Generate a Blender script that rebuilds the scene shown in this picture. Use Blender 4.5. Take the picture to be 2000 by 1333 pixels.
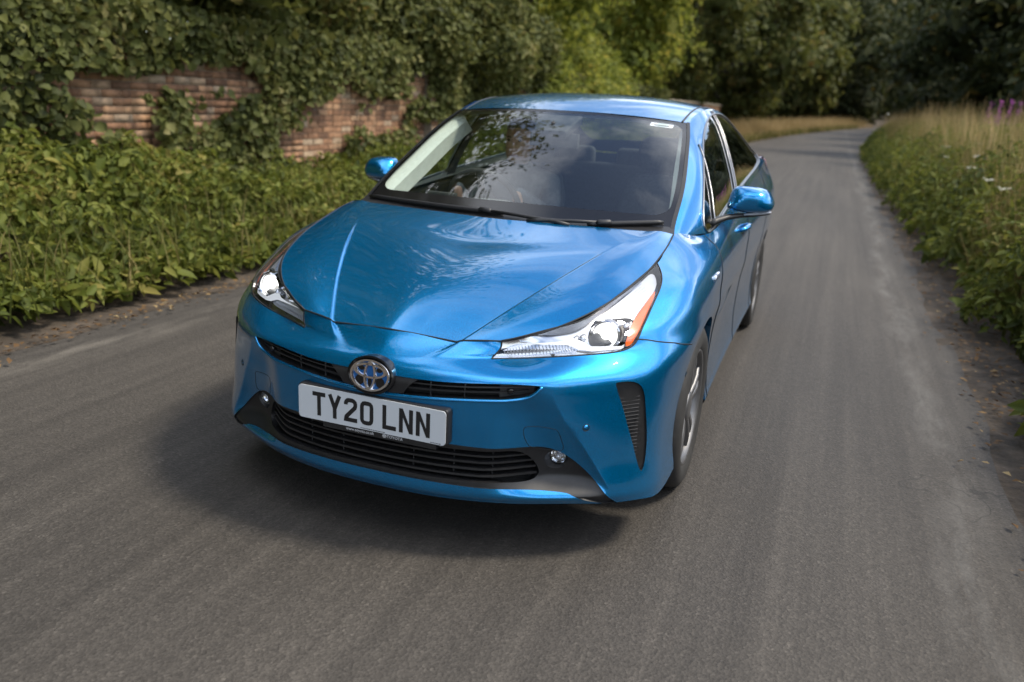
import bpy, bmesh, math, random
import numpy as np
from mathutils import Vector, Matrix, Euler
from mathutils.geometry import delaunay_2d_cdt

for _o in list(bpy.data.objects): bpy.data.objects.remove(_o)
scn = bpy.context.scene
COL = scn.collection
# ---------------------------------------------------------------- camera
cam_d = bpy.data.cameras.new('camera'); cam = bpy.data.objects.new('camera', cam_d); COL.objects.link(cam)
cam_d.sensor_width = 36.0; cam_d.lens = 28.733; cam_d.clip_start = .05; cam_d.clip_end = 2000
def _cam_axes(rx, rz, ry):
    r = Vector((math.cos(rz), math.sin(rz), 0)); f = Vector((-math.sin(rz), math.cos(rz), 0)); u = Vector((0, 0, 1))
    f2 = f * math.cos(rx) - u * math.sin(rx); u2 = u * math.cos(rx) + f * math.sin(rx)
    return r * math.cos(ry) + u2 * math.sin(ry), u2 * math.cos(ry) - r * math.sin(ry), f2
_r, _u, _f = _cam_axes(0.285763, 0.354287, 0.053123)
_m = Matrix((_r, _u, -_f)).transposed().to_4x4(); _m.translation = Vector((1.2206, -2.0667, 1.4098))
cam.matrix_world = _m
cam_d.dof.use_dof = True; cam_d.dof.focus_distance = 2.75; cam_d.dof.aperture_fstop = 2.0
scn.camera = cam
# ---------------------------------------------------------------- sky, sun, exposure
SUN_EL, SUN_AZ = math.radians(56), math.radians(76)     # azimuth clockwise from +Y (behind the car) towards +X
wd = bpy.data.worlds.new('World'); scn.world = wd; wd.use_nodes = True
nt = wd.node_tree; nt.nodes.clear()
sky = nt.nodes.new('ShaderNodeTexSky'); sky.sky_type = 'NISHITA'; sky.sun_disc = False
sky.sun_elevation = SUN_EL; sky.sun_rotation = SUN_AZ; sky.air_density = 1.0; sky.dust_density = 1.2; sky.ozone_density = 1.0
bg = nt.nodes.new('ShaderNodeBackground'); bg.inputs['Strength'].default_value = .15
wo = nt.nodes.new('ShaderNodeOutputWorld')
# broken summer cloud all over the sky
tc = nt.nodes.new('ShaderNodeTexCoord'); sep = nt.nodes.new('ShaderNodeSeparateXYZ'); nt.links.new(tc.outputs['Generated'], sep.inputs[0])
mz = nt.nodes.new('ShaderNodeMath'); mz.operation = 'MAXIMUM'; mz.inputs[1].default_value = .0; nt.links.new(sep.outputs['Z'], mz.inputs[0])
az = nt.nodes.new('ShaderNodeMath'); az.operation = 'ADD'; az.inputs[1].default_value = .18; nt.links.new(mz.outputs[0], az.inputs[0])
dx = nt.nodes.new('ShaderNodeMath'); dx.operation = 'DIVIDE'; nt.links.new(sep.outputs['X'], dx.inputs[0]); nt.links.new(az.outputs[0], dx.inputs[1])
dy = nt.nodes.new('ShaderNodeMath'); dy.operation = 'DIVIDE'; nt.links.new(sep.outputs['Y'], dy.inputs[0]); nt.links.new(az.outputs[0], dy.inputs[1])
cmb = nt.nodes.new('ShaderNodeCombineXYZ'); nt.links.new(dx.outputs[0], cmb.inputs[0]); nt.links.new(dy.outputs[0], cmb.inputs[1])
cn = nt.nodes.new('ShaderNodeTexNoise'); cn.inputs['Scale'].default_value = 1.25; cn.inputs['Detail'].default_value = 7; cn.inputs['Roughness'].default_value = .55
nt.links.new(cmb.outputs[0], cn.inputs['Vector'])
cr = nt.nodes.new('ShaderNodeValToRGB'); cr.color_ramp.elements[0].position = .44; cr.color_ramp.elements[1].position = .66
nt.links.new(cn.outputs['Fac'], cr.inputs[0])
mxs = nt.nodes.new('ShaderNodeMix'); mxs.data_type = 'RGBA'; mxs.inputs[7].default_value = (14.5, 14.8, 15.3, 1)
nt.links.new(cr.outputs[0], mxs.inputs[0]); nt.links.new(sky.outputs[0], mxs.inputs[6])
nt.links.new(mxs.outputs[2], bg.inputs[0]); nt.links.new(bg.outputs[0], wo.inputs[0])
sl = bpy.data.lights.new('sun', 'SUN'); sl.energy = 2.8; sl.angle = math.radians(11); sl.color = (1, .90, .74)
sun = bpy.data.objects.new('sun', sl); COL.objects.link(sun)
_sd = Vector((math.sin(SUN_AZ) * math.cos(SUN_EL), math.cos(SUN_AZ) * math.cos(SUN_EL), math.sin(SUN_EL)))
sun.rotation_euler = _sd.to_track_quat('Z', 'Y').to_euler(); sun.location = (30, 20, 40)
vs = scn.view_settings; vs.view_transform = 'Standard'; vs.look = 'None'; vs.gamma = 1; vs.exposure = 0.66; vs.use_curve_mapping = False
scn.cycles.max_bounces = 10; scn.cycles.transparent_max_bounces = 24; scn.cycles.caustics_reflective = False; scn.cycles.caustics_refractive = False
scn.cycles.use_denoising = True

# ---------------------------------------------------------------- materials
MAT = {}
def principled(name, col=(.5,.5,.5), rough=.5, metal=0, **kw):
    m = bpy.data.materials.new(name); m.use_nodes = True; n = m.node_tree.nodes; b = n['Principled BSDF']
    b.inputs['Base Color'].default_value = (*col, 1); b.inputs['Roughness'].default_value = rough; b.inputs['Metallic'].default_value = metal
    for k, v in kw.items():
        b.inputs[k.replace('_', ' ')].default_value = v
    MAT[name] = m; return m
def noise_color(m, ramp, scale=5., detail=6, rough=.6, coord='Object', stretch=(1,1,1), bump=0, bump_scale=None, dist=.01, fac_to_rough=None):
    """drive Base Color with a noise ramp; optional bump"""
    nt = m.node_tree; b = nt.nodes['Principled BSDF']
    tc = nt.nodes.new('ShaderNodeTexCoord'); mp = nt.nodes.new('ShaderNodeMapping'); mp.inputs['Scale'].default_value = stretch
    nt.links.new(tc.outputs[coord], mp.inputs[0])
    nz = nt.nodes.new('ShaderNodeTexNoise'); nz.inputs['Scale'].default_value = scale; nz.inputs['Detail'].default_value = detail; nz.inputs['Roughness'].default_value = rough
    nt.links.new(mp.outputs[0], nz.inputs['Vector'])
    cr = nt.nodes.new('ShaderNodeValToRGB'); el = cr.color_ramp.elements
    while len(el) < len(ramp): el.new(.5)
    for e, (p, c) in zip(el, ramp): e.position = p; e.color = (*c, 1)
    nt.links.new(nz.outputs['Fac'], cr.inputs[0]); nt.links.new(cr.outputs[0], b.inputs['Base Color'])
    if bump:
        bz = nt.nodes.new('ShaderNodeTexNoise'); bz.inputs['Scale'].default_value = bump_scale or scale; bz.inputs['Detail'].default_value = 4
        nt.links.new(mp.outputs[0], bz.inputs['Vector'])
        bp = nt.nodes.new('ShaderNodeBump'); bp.inputs['Strength'].default_value = bump; bp.inputs['Distance'].default_value = dist
        nt.links.new(bz.outputs['Fac'], bp.inputs['Height']); nt.links.new(bp.outputs[0], b.inputs['Normal'])
    return m
def glass_mat(name, tint, ior=1.5, boost=1.0):
    m = bpy.data.materials.new(name); m.use_nodes = True; nt = m.node_tree; nt.nodes.clear()
    o = nt.nodes.new('ShaderNodeOutputMaterial'); tr = nt.nodes.new('ShaderNodeBsdfTransparent'); tr.inputs[0].default_value = (*tint, 1)
    gl = nt.nodes.new('ShaderNodeBsdfGlossy'); gl.inputs['Roughness'].default_value = 0.0; gl.inputs[0].default_value = (1,1,1,1)
    fr = nt.nodes.new('ShaderNodeFresnel'); ge = nt.nodes.new('ShaderNodeNewGeometry'); mr = nt.nodes.new('ShaderNodeMapRange')     # a thin pane reflects alike from both sides
    mr.inputs[3].default_value = ior; mr.inputs[4].default_value = 1/ior; nt.links.new(ge.outputs['Backfacing'], mr.inputs[0]); nt.links.new(mr.outputs[0], fr.inputs[0])
    mu = nt.nodes.new('ShaderNodeMath'); mu.operation = 'MULTIPLY'; mu.inputs[1].default_value = boost; mu.use_clamp = True
    mx = nt.nodes.new('ShaderNodeMixShader')
    nt.links.new(fr.outputs[0], mu.inputs[0]); nt.links.new(mu.outputs[0], mx.inputs[0]); nt.links.new(tr.outputs[0], mx.inputs[1]); nt.links.new(gl.outputs[0], mx.inputs[2]); nt.links.new(mx.outputs[0], o.inputs[0])
    MAT[name] = m; return m
def emit_mat(name, col, s):
    m = principled(name, (.8,.8,.8), .2); b = m.node_tree.nodes['Principled BSDF']
    b.inputs['Emission Color'].default_value = (*col, 1); b.inputs['Emission Strength'].default_value = s; return m

principled('tail_red', (.16,.008,.008), .15, 0, Coat_Weight=1.0)
paint = principled('blue_paint', (.002, .155, .40), .25, .82, Specular_IOR_Level=.25, Coat_Weight=1.0, Coat_Roughness=.02, Coat_IOR=1.55)
def _flake(m):
    nt = m.node_tree; b = nt.nodes['Principled BSDF']
    tc = nt.nodes.new('ShaderNodeTexCoord'); vo = nt.nodes.new('ShaderNodeTexVoronoi'); vo.inputs['Scale'].default_value = 900
    nt.links.new(tc.outputs['Object'], vo.inputs['Vector'])
    cr = nt.nodes.new('ShaderNodeValToRGB'); cr.color_ramp.elements[0].color = (.000,.139,.362,1); cr.color_ramp.elements[1].color = (.000,.286,.645,1)
    nt.links.new(vo.outputs['Color'], cr.inputs[0]); nt.links.new(cr.outputs[0], b.inputs['Base Color'])
_flake(paint)
noise_color(principled('black_plastic', (.011,.011,.012), .46), [(.3,(.008,.008,.009)),(.7,(.015,.015,.016))], 60)
principled('gloss_black', (.008,.008,.009), .12)
principled('gap_black', (.004,.004,.005), .6)
principled('void_black', (.003,.003,.003), .9)
principled('chrome', (.75,.76,.78), .08, 1.0)
principled('satin_chrome', (.30,.30,.31), .30, 1.0)
principled('lamp_silver', (.62,.63,.66), .16, 1.0)
principled('lamp_white', (.40,.42,.46), .38, .4)
principled('lamp_dark', (.05,.05,.055), .18, .6)
principled('bowl_dark', (.035,.035,.038), .45, .2)
principled('amber', (.75,.13,.02), .15, 0, Coat_Weight=1.0)
principled('lens_crystal', (.70,.72,.78), .12, .6)
emit_mat('lamp_lit', (1,.97,.9), 6.0)
emit_mat('drl_lit', (.95,.97,1), .15)
emit_mat('lamp_glow', (1,.96,.88), .9)
glass_mat('lamp_glass', (.96,.97,.98), 1.45)
glass_mat('windscreen_glass', (.84,.91,.88), 1.52, 1.55)
glass_mat('side_glass', (.66,.74,.70), 1.52, 1.9)
noise_color(principled('rubber', (.018,.018,.018), .75), [(.3,(.014,.014,.014)),(.7,(.028,.027,.026))], 18)
principled('rim_metal', (.17,.17,.175), .45, .8)
principled('plate_white', (.52,.55,.58), .35, 0, Coat_Weight=.4)
principled('plate_black', (.012,.012,.013), .35)
principled('print_grey', (.45,.46,.47), .5)
principled('emblem_blue', (.0,.10,.34), .2, .4, Coat_Weight=1.0)
noise_color(principled('interior_dark', (.03,.03,.032), .75), [(.3,(.022,.022,.024)),(.7,(.042,.042,.045))], 40)
noise_color(principled('interior_grey', (.13,.135,.14), .7), [(.3,(.11,.115,.12)),(.7,(.16,.165,.17))], 30)
noise_color(principled('interior_light', (.68,.69,.64), .8), [(.3,(.64,.65,.60)),(.7,(.72,.73,.68))], 25)
noise_color(principled('seat_fabric', (.035,.036,.04), .9), [(.3,(.035,.036,.04)),(.7,(.065,.068,.073))], 80)
noise_color(principled('skin', (.48,.27,.19), .5, 0, Subsurface_Weight=.1), [(.3,(.45,.25,.17)),(.7,(.53,.31,.23))], 20)
noise_color(principled('cloth_grey', (.11,.12,.14), .9), [(.3,(.09,.10,.12)),(.7,(.15,.16,.18))], 35)
noise_color(principled('cloth_dark', (.03,.035,.05), .9), [(.3,(.02,.025,.04)),(.7,(.045,.05,.065))], 35)
principled('lip', (.30,.12,.10), .5)
principled('hair', (.035,.022,.014), .6)

# ---------------------------------------------------------------- object helpers
def tag(o, label=None, cat=None, group=None, kind=None):
    if label: o['label'] = label
    if cat: o['category'] = cat
    if group: o['group'] = group
    if kind: o['kind'] = kind
    return o
def empty(name, loc=(0,0,0), parent=None):
    o = bpy.data.objects.new(name, None); COL.objects.link(o); o.location = loc; o.parent = parent; o.empty_display_size = .1; return o
def mk(name, verts, faces, mat, parent=None, smooth=True, normals=None):
    me = bpy.data.meshes.new(name)
    verts = np.asarray(verts, float)
    me.from_pydata(verts.tolist(), [], [list(map(int, f)) for f in faces])
    me.validate(); me.update()
    o = bpy.data.objects.new(name, me); COL.objects.link(o); o.parent = parent
    mats = mat if isinstance(mat, (list, tuple)) else [mat]
    for m in mats: me.materials.append(MAT[m] if isinstance(m, str) else m)
    if smooth:
        me.polygons.foreach_set('use_smooth', [True] * len(me.polygons))
    if normals is not None:
        me.normals_split_custom_set_from_vertices(np.asarray(normals, float).tolist())
    return o
def mirror(v, f):
    v = np.array(v, float); v[:, 0] *= -1
    return v, [tuple(reversed(q)) for q in f]
class MB:
    """collects simple shapes into one mesh"""
    def __init__(s): s.v = []; s.f = []
    def add(s, v, f):
        k = len(s.v); s.v += [tuple(p) for p in v]; s.f += [tuple(i + k for i in q) for q in f]; return s
    def box(s, c, d, rot=None, taper=1.0):
        v = [(sx*d[0]/2*(taper if sz > 0 else 1), sy*d[1]/2*(taper if sz > 0 else 1), sz*d[2]/2) for sx in (-1,1) for sy in (-1,1) for sz in (-1,1)]
        if rot is not None: v = [tuple(rot @ Vector(p)) for p in v]
        return s.add([(p[0]+c[0], p[1]+c[1], p[2]+c[2]) for p in v], [(0,1,3,2),(4,6,7,5),(0,4,5,1),(2,3,7,6),(0,2,6,4),(1,5,7,3)])
    def tube(s, pts, r, n=8, cap=True, flat=1.0):
        pts = [Vector(p) for p in pts]; N = len(pts); rr = r if hasattr(r, '__len__') else [r]*N
        v = []; up = None
        for i, p in enumerate(pts):
            t = (pts[min(i+1, N-1)] - pts[max(i-1, 0)]).normalized()
            if up is None:
                up = Vector((0,0,1)) if abs(t.z) < .9 else Vector((1,0,0))
            a = t.cross(up).normalized(); b = a.cross(t).normalized(); up = b
            for k in range(n):
                an = 2*math.pi*k/n; v.append(tuple(p + a*(math.cos(an)*rr[i]) + b*(math.sin(an)*rr[i]*flat)))
        f = [(i*n+k, i*n+(k+1)%n, (i+1)*n+(k+1)%n, (i+1)*n+k) for i in range(N-1) for k in range(n)]
        if cap: f += [tuple(reversed(range(n))), tuple(range((N-1)*n, N*n))]
        return s.add(v, f)
    def ring(s, pts, r, n=8):
        """closed tube"""
        pts = [Vector(p) for p in pts]; N = len(pts); v = []
        c = sum(pts, Vector()) / N
        for i, p in enumerate(pts):
            t = (pts[(i+1) % N] - pts[i-1]).normalized(); a = (p - c); a = (a - t*a.dot(t)).normalized(); b = t.cross(a)
            for k in range(n):
                an = 2*math.pi*k/n; v.append(tuple(p + a*(math.cos(an)*r) + b*(math.sin(an)*r)))
        return s.add(v, [(i*n+k, i*n+(k+1) % n, ((i+1) % N)*n+(k+1) % n, ((i+1) % N)*n+k) for i in range(N) for k in range(n)])
    def lathe(s, prof, axis='X', c=(0,0,0), n=48):
        """profile (axial, radius) spun about axis"""
        v = []
        for a, r in prof:
            for k in range(n):
                an = 2*math.pi*k/n; q = (a, r*math.cos(an), r*math.sin(an))
                if axis == 'Y': q = (q[1], q[0], q[2])
                if axis == 'Z': q = (q[1], q[2], q[0])
                v.append((q[0]+c[0], q[1]+c[1], q[2]+c[2]))
        m = len(prof)
        return s.add(v, [(i*n+k, i*n+(k+1) % n, (i+1)*n+(k+1) % n, (i+1)*n+k) for i in range(m-1) for k in range(n)])
    def strip(s, A, B, close=False):
        A = [tuple(p) for p in A]; B = [tuple(p) for p in B]; n = len(A)
        return s.add(A + B, [(i, i+1, n+i+1, n+i) for i in range(n-1)] + ([(n-1, 0, n, 2*n-1)] if close else []))
    def poly_prism(s, pts, d):
        """planar polygon list extruded by vector d"""
        n = len(pts); d = Vector(d); a = [tuple(p) for p in pts]; b = [tuple(Vector(p) + d) for p in pts]
        return s.add(a + b, [tuple(range(n)), tuple(reversed(range(n, 2*n)))] + [(i, n+i, n+(i+1) % n, (i+1) % n) for i in range(n)])
    def mirrored(s):
        v, f = mirror(s.v, s.f); m = MB(); m.v = [tuple(p) for p in v]; m.f = f; return m
    def build(s, name, mat, parent=None, smooth=False, subsurf=0, bevel=0):
        o = mk(name, s.v, s.f, mat, parent, smooth)
        bm = bmesh.new(); bm.from_mesh(o.data); bmesh.ops.recalc_face_normals(bm, faces=bm.faces); bm.to_mesh(o.data); bm.free()
        if bevel:
            b = o.modifiers.new('bevel', 'BEVEL'); b.width = bevel; b.segments = 3; b.limit_method = 'ANGLE'
            o.data.polygons.foreach_set('use_smooth', [True]*len(o.data.polygons))
        if subsurf:
            d = o.modifiers.new('subsurf', 'SUBSURF'); d.levels = subsurf; d.render_levels = subsurf
        return o
# ---------------------------------------------------------------- spline surfaces of the car body
def _tan(P, k, sym):
    """nonuniform Catmull-Rom tangents along axis 0"""
    h = np.diff(k)
    d = np.diff(P, axis=0) / h.reshape((-1,) + (1,) * (P.ndim - 1))
    T = np.empty_like(P)
    hs = h.reshape((-1,) + (1,) * (P.ndim - 1))
    T[1:-1] = (d[:-1] * hs[1:] + d[1:] * hs[:-1]) / (hs[1:] + hs[:-1])
    T[0] = d[0]; T[-1] = d[-1]
    if sym:
        T[0] = d[0]; T[0][..., 1:] = 0
    return T

def _tan2(P, k, sym):
    """tangents of the C2 cubic spline through the points, along axis 0"""
    n = len(P); h = np.diff(k); sh = P.shape; Q = P.reshape(n, -1); d = np.diff(Q, axis=0)/h[:, None]
    A = np.zeros((n, n)); B = np.zeros_like(Q)
    for i in range(1, n-1):
        A[i, i-1] = h[i]; A[i, i] = 2*(h[i] + h[i-1]); A[i, i+1] = h[i-1]; B[i] = 3*(h[i]*d[i-1] + h[i-1]*d[i])
    A[0, 0] = 2; A[0, 1] = 1; B[0] = 3*d[0]; A[-1, -1] = 2; A[-1, -2] = 1; B[-1] = 3*d[-1]
    T = np.linalg.solve(A, B)
    if sym:     # mirrored at the first column: no slope in y and z there
        A[0] = 0; A[0, 0] = 1; B0 = B.copy(); B0[0] = 0; T2 = np.linalg.solve(A, B0).reshape(sh); T = T.reshape(sh); T[..., 1:] = T2[..., 1:]
    return T.reshape(sh)

class Surf:
    def __init__(self, P, sym=True, disp=None, off=0.0, ubreak=(), c2u=True, c2v=False):
        P = np.array(P, float); self.P = P; self.disp = disp; self.off = off
        self.ku = np.concatenate([[0], np.cumsum(np.linalg.norm(np.diff(P, axis=1), axis=2).mean(axis=0))])
        self.kv = np.concatenate([[0], np.cumsum(np.linalg.norm(np.diff(P, axis=0), axis=2).mean(axis=1))])
        fu = _tan2 if c2u and not ubreak else _tan; fv = _tan2 if c2v else _tan
        Tu = fu(P.transpose(1, 0, 2), self.ku, sym).transpose(1, 0, 2)
        self.Tv = fv(P, self.kv, False)
        TL, TR = Tu.copy(), Tu.copy()
        for k in ubreak:            # folds: different tangents either side of a column
            TL[:, k] = (P[:, k] - P[:, k-1]) / (self.ku[k] - self.ku[k-1]); TR[:, k] = (P[:, k+1] - P[:, k]) / (self.ku[k+1] - self.ku[k])
        self.TL, self.TR = TL, TR
        self.TLv, self.TRv = fv(TL, self.kv, False), fv(TR, self.kv, False)
        self.U = self.ku[-1]; self.V = self.kv[-1]
    def base(self, u, v):
        u = np.atleast_1d(np.asarray(u, float)); v = np.atleast_1d(np.asarray(v, float))
        i = np.clip(np.searchsorted(self.ku, u, 'right') - 1, 0, len(self.ku) - 2)
        j = np.clip(np.searchsorted(self.kv, v, 'right') - 1, 0, len(self.kv) - 2)
        hu = self.ku[i + 1] - self.ku[i]; hv = self.kv[j + 1] - self.kv[j]
        s = (u - self.ku[i]) / hu; t = (v - self.kv[j]) / hv
        def H(t):
            return 2*t**3 - 3*t**2 + 1, t**3 - 2*t**2 + t, -2*t**3 + 3*t**2, t**3 - t**2
        a0, a1, a2, a3 = H(s); b0, b1, b2, b3 = H(t)
        out = 0
        for (jj, bp, bt) in ((j, b0, b1), (j + 1, b2, b3)):
            for (ii, ap, at, Tu, Tuv) in ((i, a0, a1, self.TR, self.TRv), (i + 1, a2, a3, self.TL, self.TLv)):
                out = out + (ap * bp)[:, None] * self.P[jj, ii] + (at * hu * bp)[:, None] * Tu[jj, ii] \
                    + (ap * bt * hv)[:, None] * self.Tv[jj, ii] + (at * hu * bt * hv)[:, None] * Tuv[jj, ii]
        return out
    def raw(self, u, v):
        p = self.base(u, v)
        if self.disp is not None: p = p + self.disp(p)
        return p
    def nrm(self, u, v, e=2e-3):
        u = np.atleast_1d(np.asarray(u, float)); v = np.atleast_1d(np.asarray(v, float))
        du = self.raw(u + e, v) - self.raw(u - e, v); dv = self.raw(u, v + e) - self.raw(u, v - e)
        n = np.cross(du, dv); return n / (np.linalg.norm(n, axis=1)[:, None] + 1e-12)
    def ev(self, u, v, off=0.0):
        p = self.raw(u, v); o = off + self.off
        if np.any(o): p = p + self.nrm(u, v) * (o[:, None] if np.ndim(o) else o)
        return p
    def grid(self, nu=260, nv=90):
        if not hasattr(self, '_g'):
            uu, vv = np.meshgrid(np.linspace(0, self.U, nu), np.linspace(0, self.V, nv))
            self._g = (uu.ravel(), vv.ravel(), self.ev(uu.ravel(), vv.ravel()))
        return self._g
    def solve(self, res, sel=None):
        """uv where res(points)->(n,2) vanishes"""
        gu, gv, gp = self.grid()
        r = res(gp); q = (r**2).sum(1)
        if sel is not None: q = q + 1e9 * (~sel(gp))
        k = np.argmin(q); u, v = gu[k], gv[k]
        for _ in range(25):
            e = 1e-4
            r0 = res(self.ev(u, v))[0]
            J = np.array([(res(self.ev(u + e, v))[0] - r0) / e, (res(self.ev(u, v + e))[0] - r0) / e]).T
            st = np.linalg.lstsq(J, -r0, rcond=None)[0]
            n = np.abs(st).max()
            if n > .03: st *= .03 / n
            u = float(np.clip(u + st[0], -.01, self.U + .01)); v = float(np.clip(v + st[1], -.01, self.V + .01))
            if n < 1e-7: break
        return float(np.clip(u, 0, self.U)), float(np.clip(v, 0, self.V))
    def xz(self, pts):
        return [self.solve(lambda p, a=a: p[:, [0, 2]] - np.array(a), lambda p: (p[:, 1] < .62)) for a in pts]
    def yz(self, pts):
        return [self.solve(lambda p, a=a: p[:, [1, 2]] - np.array(a), lambda p: (p[:, 0] > .5)) for a in pts]
    def near(self, pts):
        out = []
        for a in pts:
            a = np.array(a); gu, gv, gp = self.grid(700, 160) if False else self.grid()
            k = np.argmin(((gp - a)**2).sum(1)); u, v = gu[k], gv[k]
            for _ in range(20):
                e = 1e-4; p0 = self.ev(u, v)[0]
                J = np.array([(self.ev(u + e, v)[0] - p0) / e, (self.ev(u, v + e)[0] - p0) / e]).T
                st = np.linalg.lstsq(J, a - p0, rcond=None)[0]
                n = np.abs(st).max()
                if n > .03: st *= .03 / n
                u = float(np.clip(u + st[0], 0, self.U)); v = float(np.clip(v + st[1], 0, self.V))
                if n < 1e-7: break
            out.append((u, v))
        return out

def sstep(a, b, x):
    t = np.clip((x - a) / (b - a), 0, 1); return t * t * (3 - 2 * t)

# plan outline of the body, front centre to rear centre (half)
PLAN = [(0,.01),(.15,.016),(.30,.040),(.43,.080),(.53,.125),(.62,.185),(.71,.255),(.785,.338),(.822,.40),(.846,.48),(.866,.60),(.878,.80),
        (.880,.96),(.880,1.15),(.876,1.40),(.870,1.75),(.868,2.2),(.870,2.8),(.876,3.3),(.880,3.66),(.872,4.0),(.82,4.33),(.66,4.50),(.35,4.56),(0,4.575)]
def _plan_n():
    p = np.array(PLAN); t = np.gradient(p, axis=0); t[0] = (1, 0); t[-1] = (-1, 0)
    n = np.stack([t[:, 1], -t[:, 0]], 1); return p, n / np.linalg.norm(n, axis=1)[:, None]
NF = 7   # columns up to here are front, from 11 on are side
def body_net():
    p, n = _plan_n(); N = len(p)
    w = np.clip((np.arange(N) - 7) / 4.0, 0, 1)
    # rows: (z front, inset front, z side, inset side)
    rows = [(.205,.016,.190,.060),(.235,.000,.230,.012),(.264,.000,.262,.018),(.33,.004,.33,.024),(.40,.002,.41,.026),(.47,.0,.50,.022),(.54,.0,.57,.016),(.582,.0,.61,.010),(.607,.004,.645,.004)]
    R = []
    for zf, fi, zs, si in rows:
        z = zf * (1 - w) + zs * w; ins = fi * (1 - w) + si * w
        q = np.column_stack([p[:, 0] - n[:, 0] * ins, p[:, 1] - n[:, 1] * ins, z]); R.append(q)
    for k, (ins, z) in {6: (.012, .203), 7: (.006, .198), 8: (.004, .188), 9: (.004, .188), 10: (.006, .205), 11: (.03, .205)}.items():
        R[0][k] = (p[k, 0] - n[k, 0] * ins, p[k, 1] - n[k, 1] * ins, z)
    for k, a in enumerate((.012, .010, .006, .002, 0)): R[-1][k, 1] += a
    lean = {5: .5, 6: 1, 7: 1, 8: .8, 9: .4}
    for k, a in lean.items():
        for j, d in enumerate((.022, .021, .018, .012, .006, 0, -.006, -.009, -.010)): R[j][k, :2] += n[k]*d*a
    # headlight bottom / shoulder row
    r7 = [(0,.060,.643),(.15,.078,.645),(.30,.128,.650),(.431,.199,.656),(.544,.240,.669),(.62,.282,.675),(.69,.335,.682),(.752,.40,.690),(.79,.455,.695),(.82,.525,.70),(.852,.63,.705),(.870,.81,.715),
          (.876,.965,.72),(.876,1.15,.72),(.872,1.40,.72),(.868,1.75,.725),(.867,2.2,.73),(.869,2.8,.74),(.876,3.3,.75),(.880,3.66,.755),(.872,4.0,.76),(.82,4.33,.76),(.66,4.50,.76),(.35,4.56,.76),(0,4.575,.76)]
    r8 = [(0,.095,.675),(.15,.110,.673),(.31,.150,.674),(.415,.203,.688),(.522,.257,.708),(.60,.303,.722),(.660,.362,.742),(.715,.452,.768),(.745,.53,.785),(.778,.61,.802),(.812,.715,.822),(.836,.86,.838),
          (.845,1.0,.85),(.852,1.18,.858),(.852,1.40,.865),(.850,1.75,.875),(.850,2.2,.885),(.852,2.8,.90),(.858,3.3,.915),(.862,3.66,.925),(.856,4.0,.93),(.805,4.32,.93),(.65,4.49,.93),(.34,4.55,.93),(0,4.565,.93)]
    r9 = [(0,.125,.70),(.15,.137,.697),(.30,.162,.695),(.40,.197,.714),(.489,.264,.740),(.557,.315,.761),(.601,.376,.789),(.642,.480,.826),(.665,.565,.849),(.684,.655,.870),(.702,.758,.890),(.702,.888,.924),
          (.700,1.04,.955),(.742,1.20,.935),(.790,1.42,.925),(.802,1.75,.955),(.804,2.2,.985),(.802,2.8,1.02),(.80,3.3,1.06),(.79,3.66,1.09),(.77,4.0,1.105),(.72,4.28,1.11),(.60,4.44,1.06),(.32,4.51,1.05),(0,4.525,1.05)]
    R += [np.array(r7), (np.array(r7) + np.array(r8)) / 2 + 0, np.array(r8), np.array(r9)]
    # slight outward crown on the fender between shoulder and crown
    for k in range(6, N - 3):
        R[-3][k, :2] += n[k] * .010
    return np.array(R)
FIN_Z = np.array((.20,.219,.26,.32,.409,.489,.553,.612,.66)); FIN_X = np.array((.752,.738,.718,.682,.632,.582,.552,.538,.534))
def fin_disp(p):
    """the bumper face behind the corner fins is set back from them, with a crisp fold along the fin edge"""
    s = (np.interp(p[:, 2], FIN_Z, FIN_X) - p[:, 0]) * .87      # >0 towards the centre
    z = p[:, 2]; lo = np.clip((.58 - z)/.34, 0, 1)
    f = (1 - np.exp(-np.clip(s, 0, None)/.055)) * (1 - sstep(.05 + .06*lo, .12 + .22*lo, s)) * sstep(.225, .29, z) * (1 - sstep(.50, .62, z)) * (p[:, 1] < .6)
    o = np.zeros_like(p); o[:, 1] = (.020 + .046*lo) * f; o[:, 0] = -(.008 + .012*lo) * f
    # the bonnet folds run on down the nose towards the badge
    xv = np.interp(z, (.61,.69), (.150,.236)); q = (xv - p[:, 0])*.9
    wd_ = .016 + np.clip(.69 - z, 0, None)*.9; g = np.clip(q/wd_, 0, 1)**2*(3 - 2*np.clip(q/wd_, 0, 1)) * (1 - sstep(.02, .24, q - wd_ + .016)) * sstep(.605, .69, z) * (p[:, 1] < .3)
    o[:, 1] += .0040 * g; o[:, 2] -= .0066 * g
    return o
RDG = np.array([(.236,.149),(.305,.26),(.355,.37),(.42,.51),(.473,.635),(.515,.745),(.533,.800),(.562,.885),(.60,1.02)]); RDG_P = np.polyfit(RDG[:, 1], RDG[:, 0], 3)
def bonnet_disp(p):
    """the middle of the bonnet is stepped down from its sides along two folds that fade out towards the screen"""
    s = (np.polyval(RDG_P, p[:, 1]) - np.abs(p[:, 0])) * .9
    f = sstep(0, .013, s) * (1 - sstep(.02, .26, s)) * (1 - sstep(.50, .84, p[:, 1]))
    o = np.zeros_like(p); o[:, 2] = -.0075 * f; return o
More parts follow.
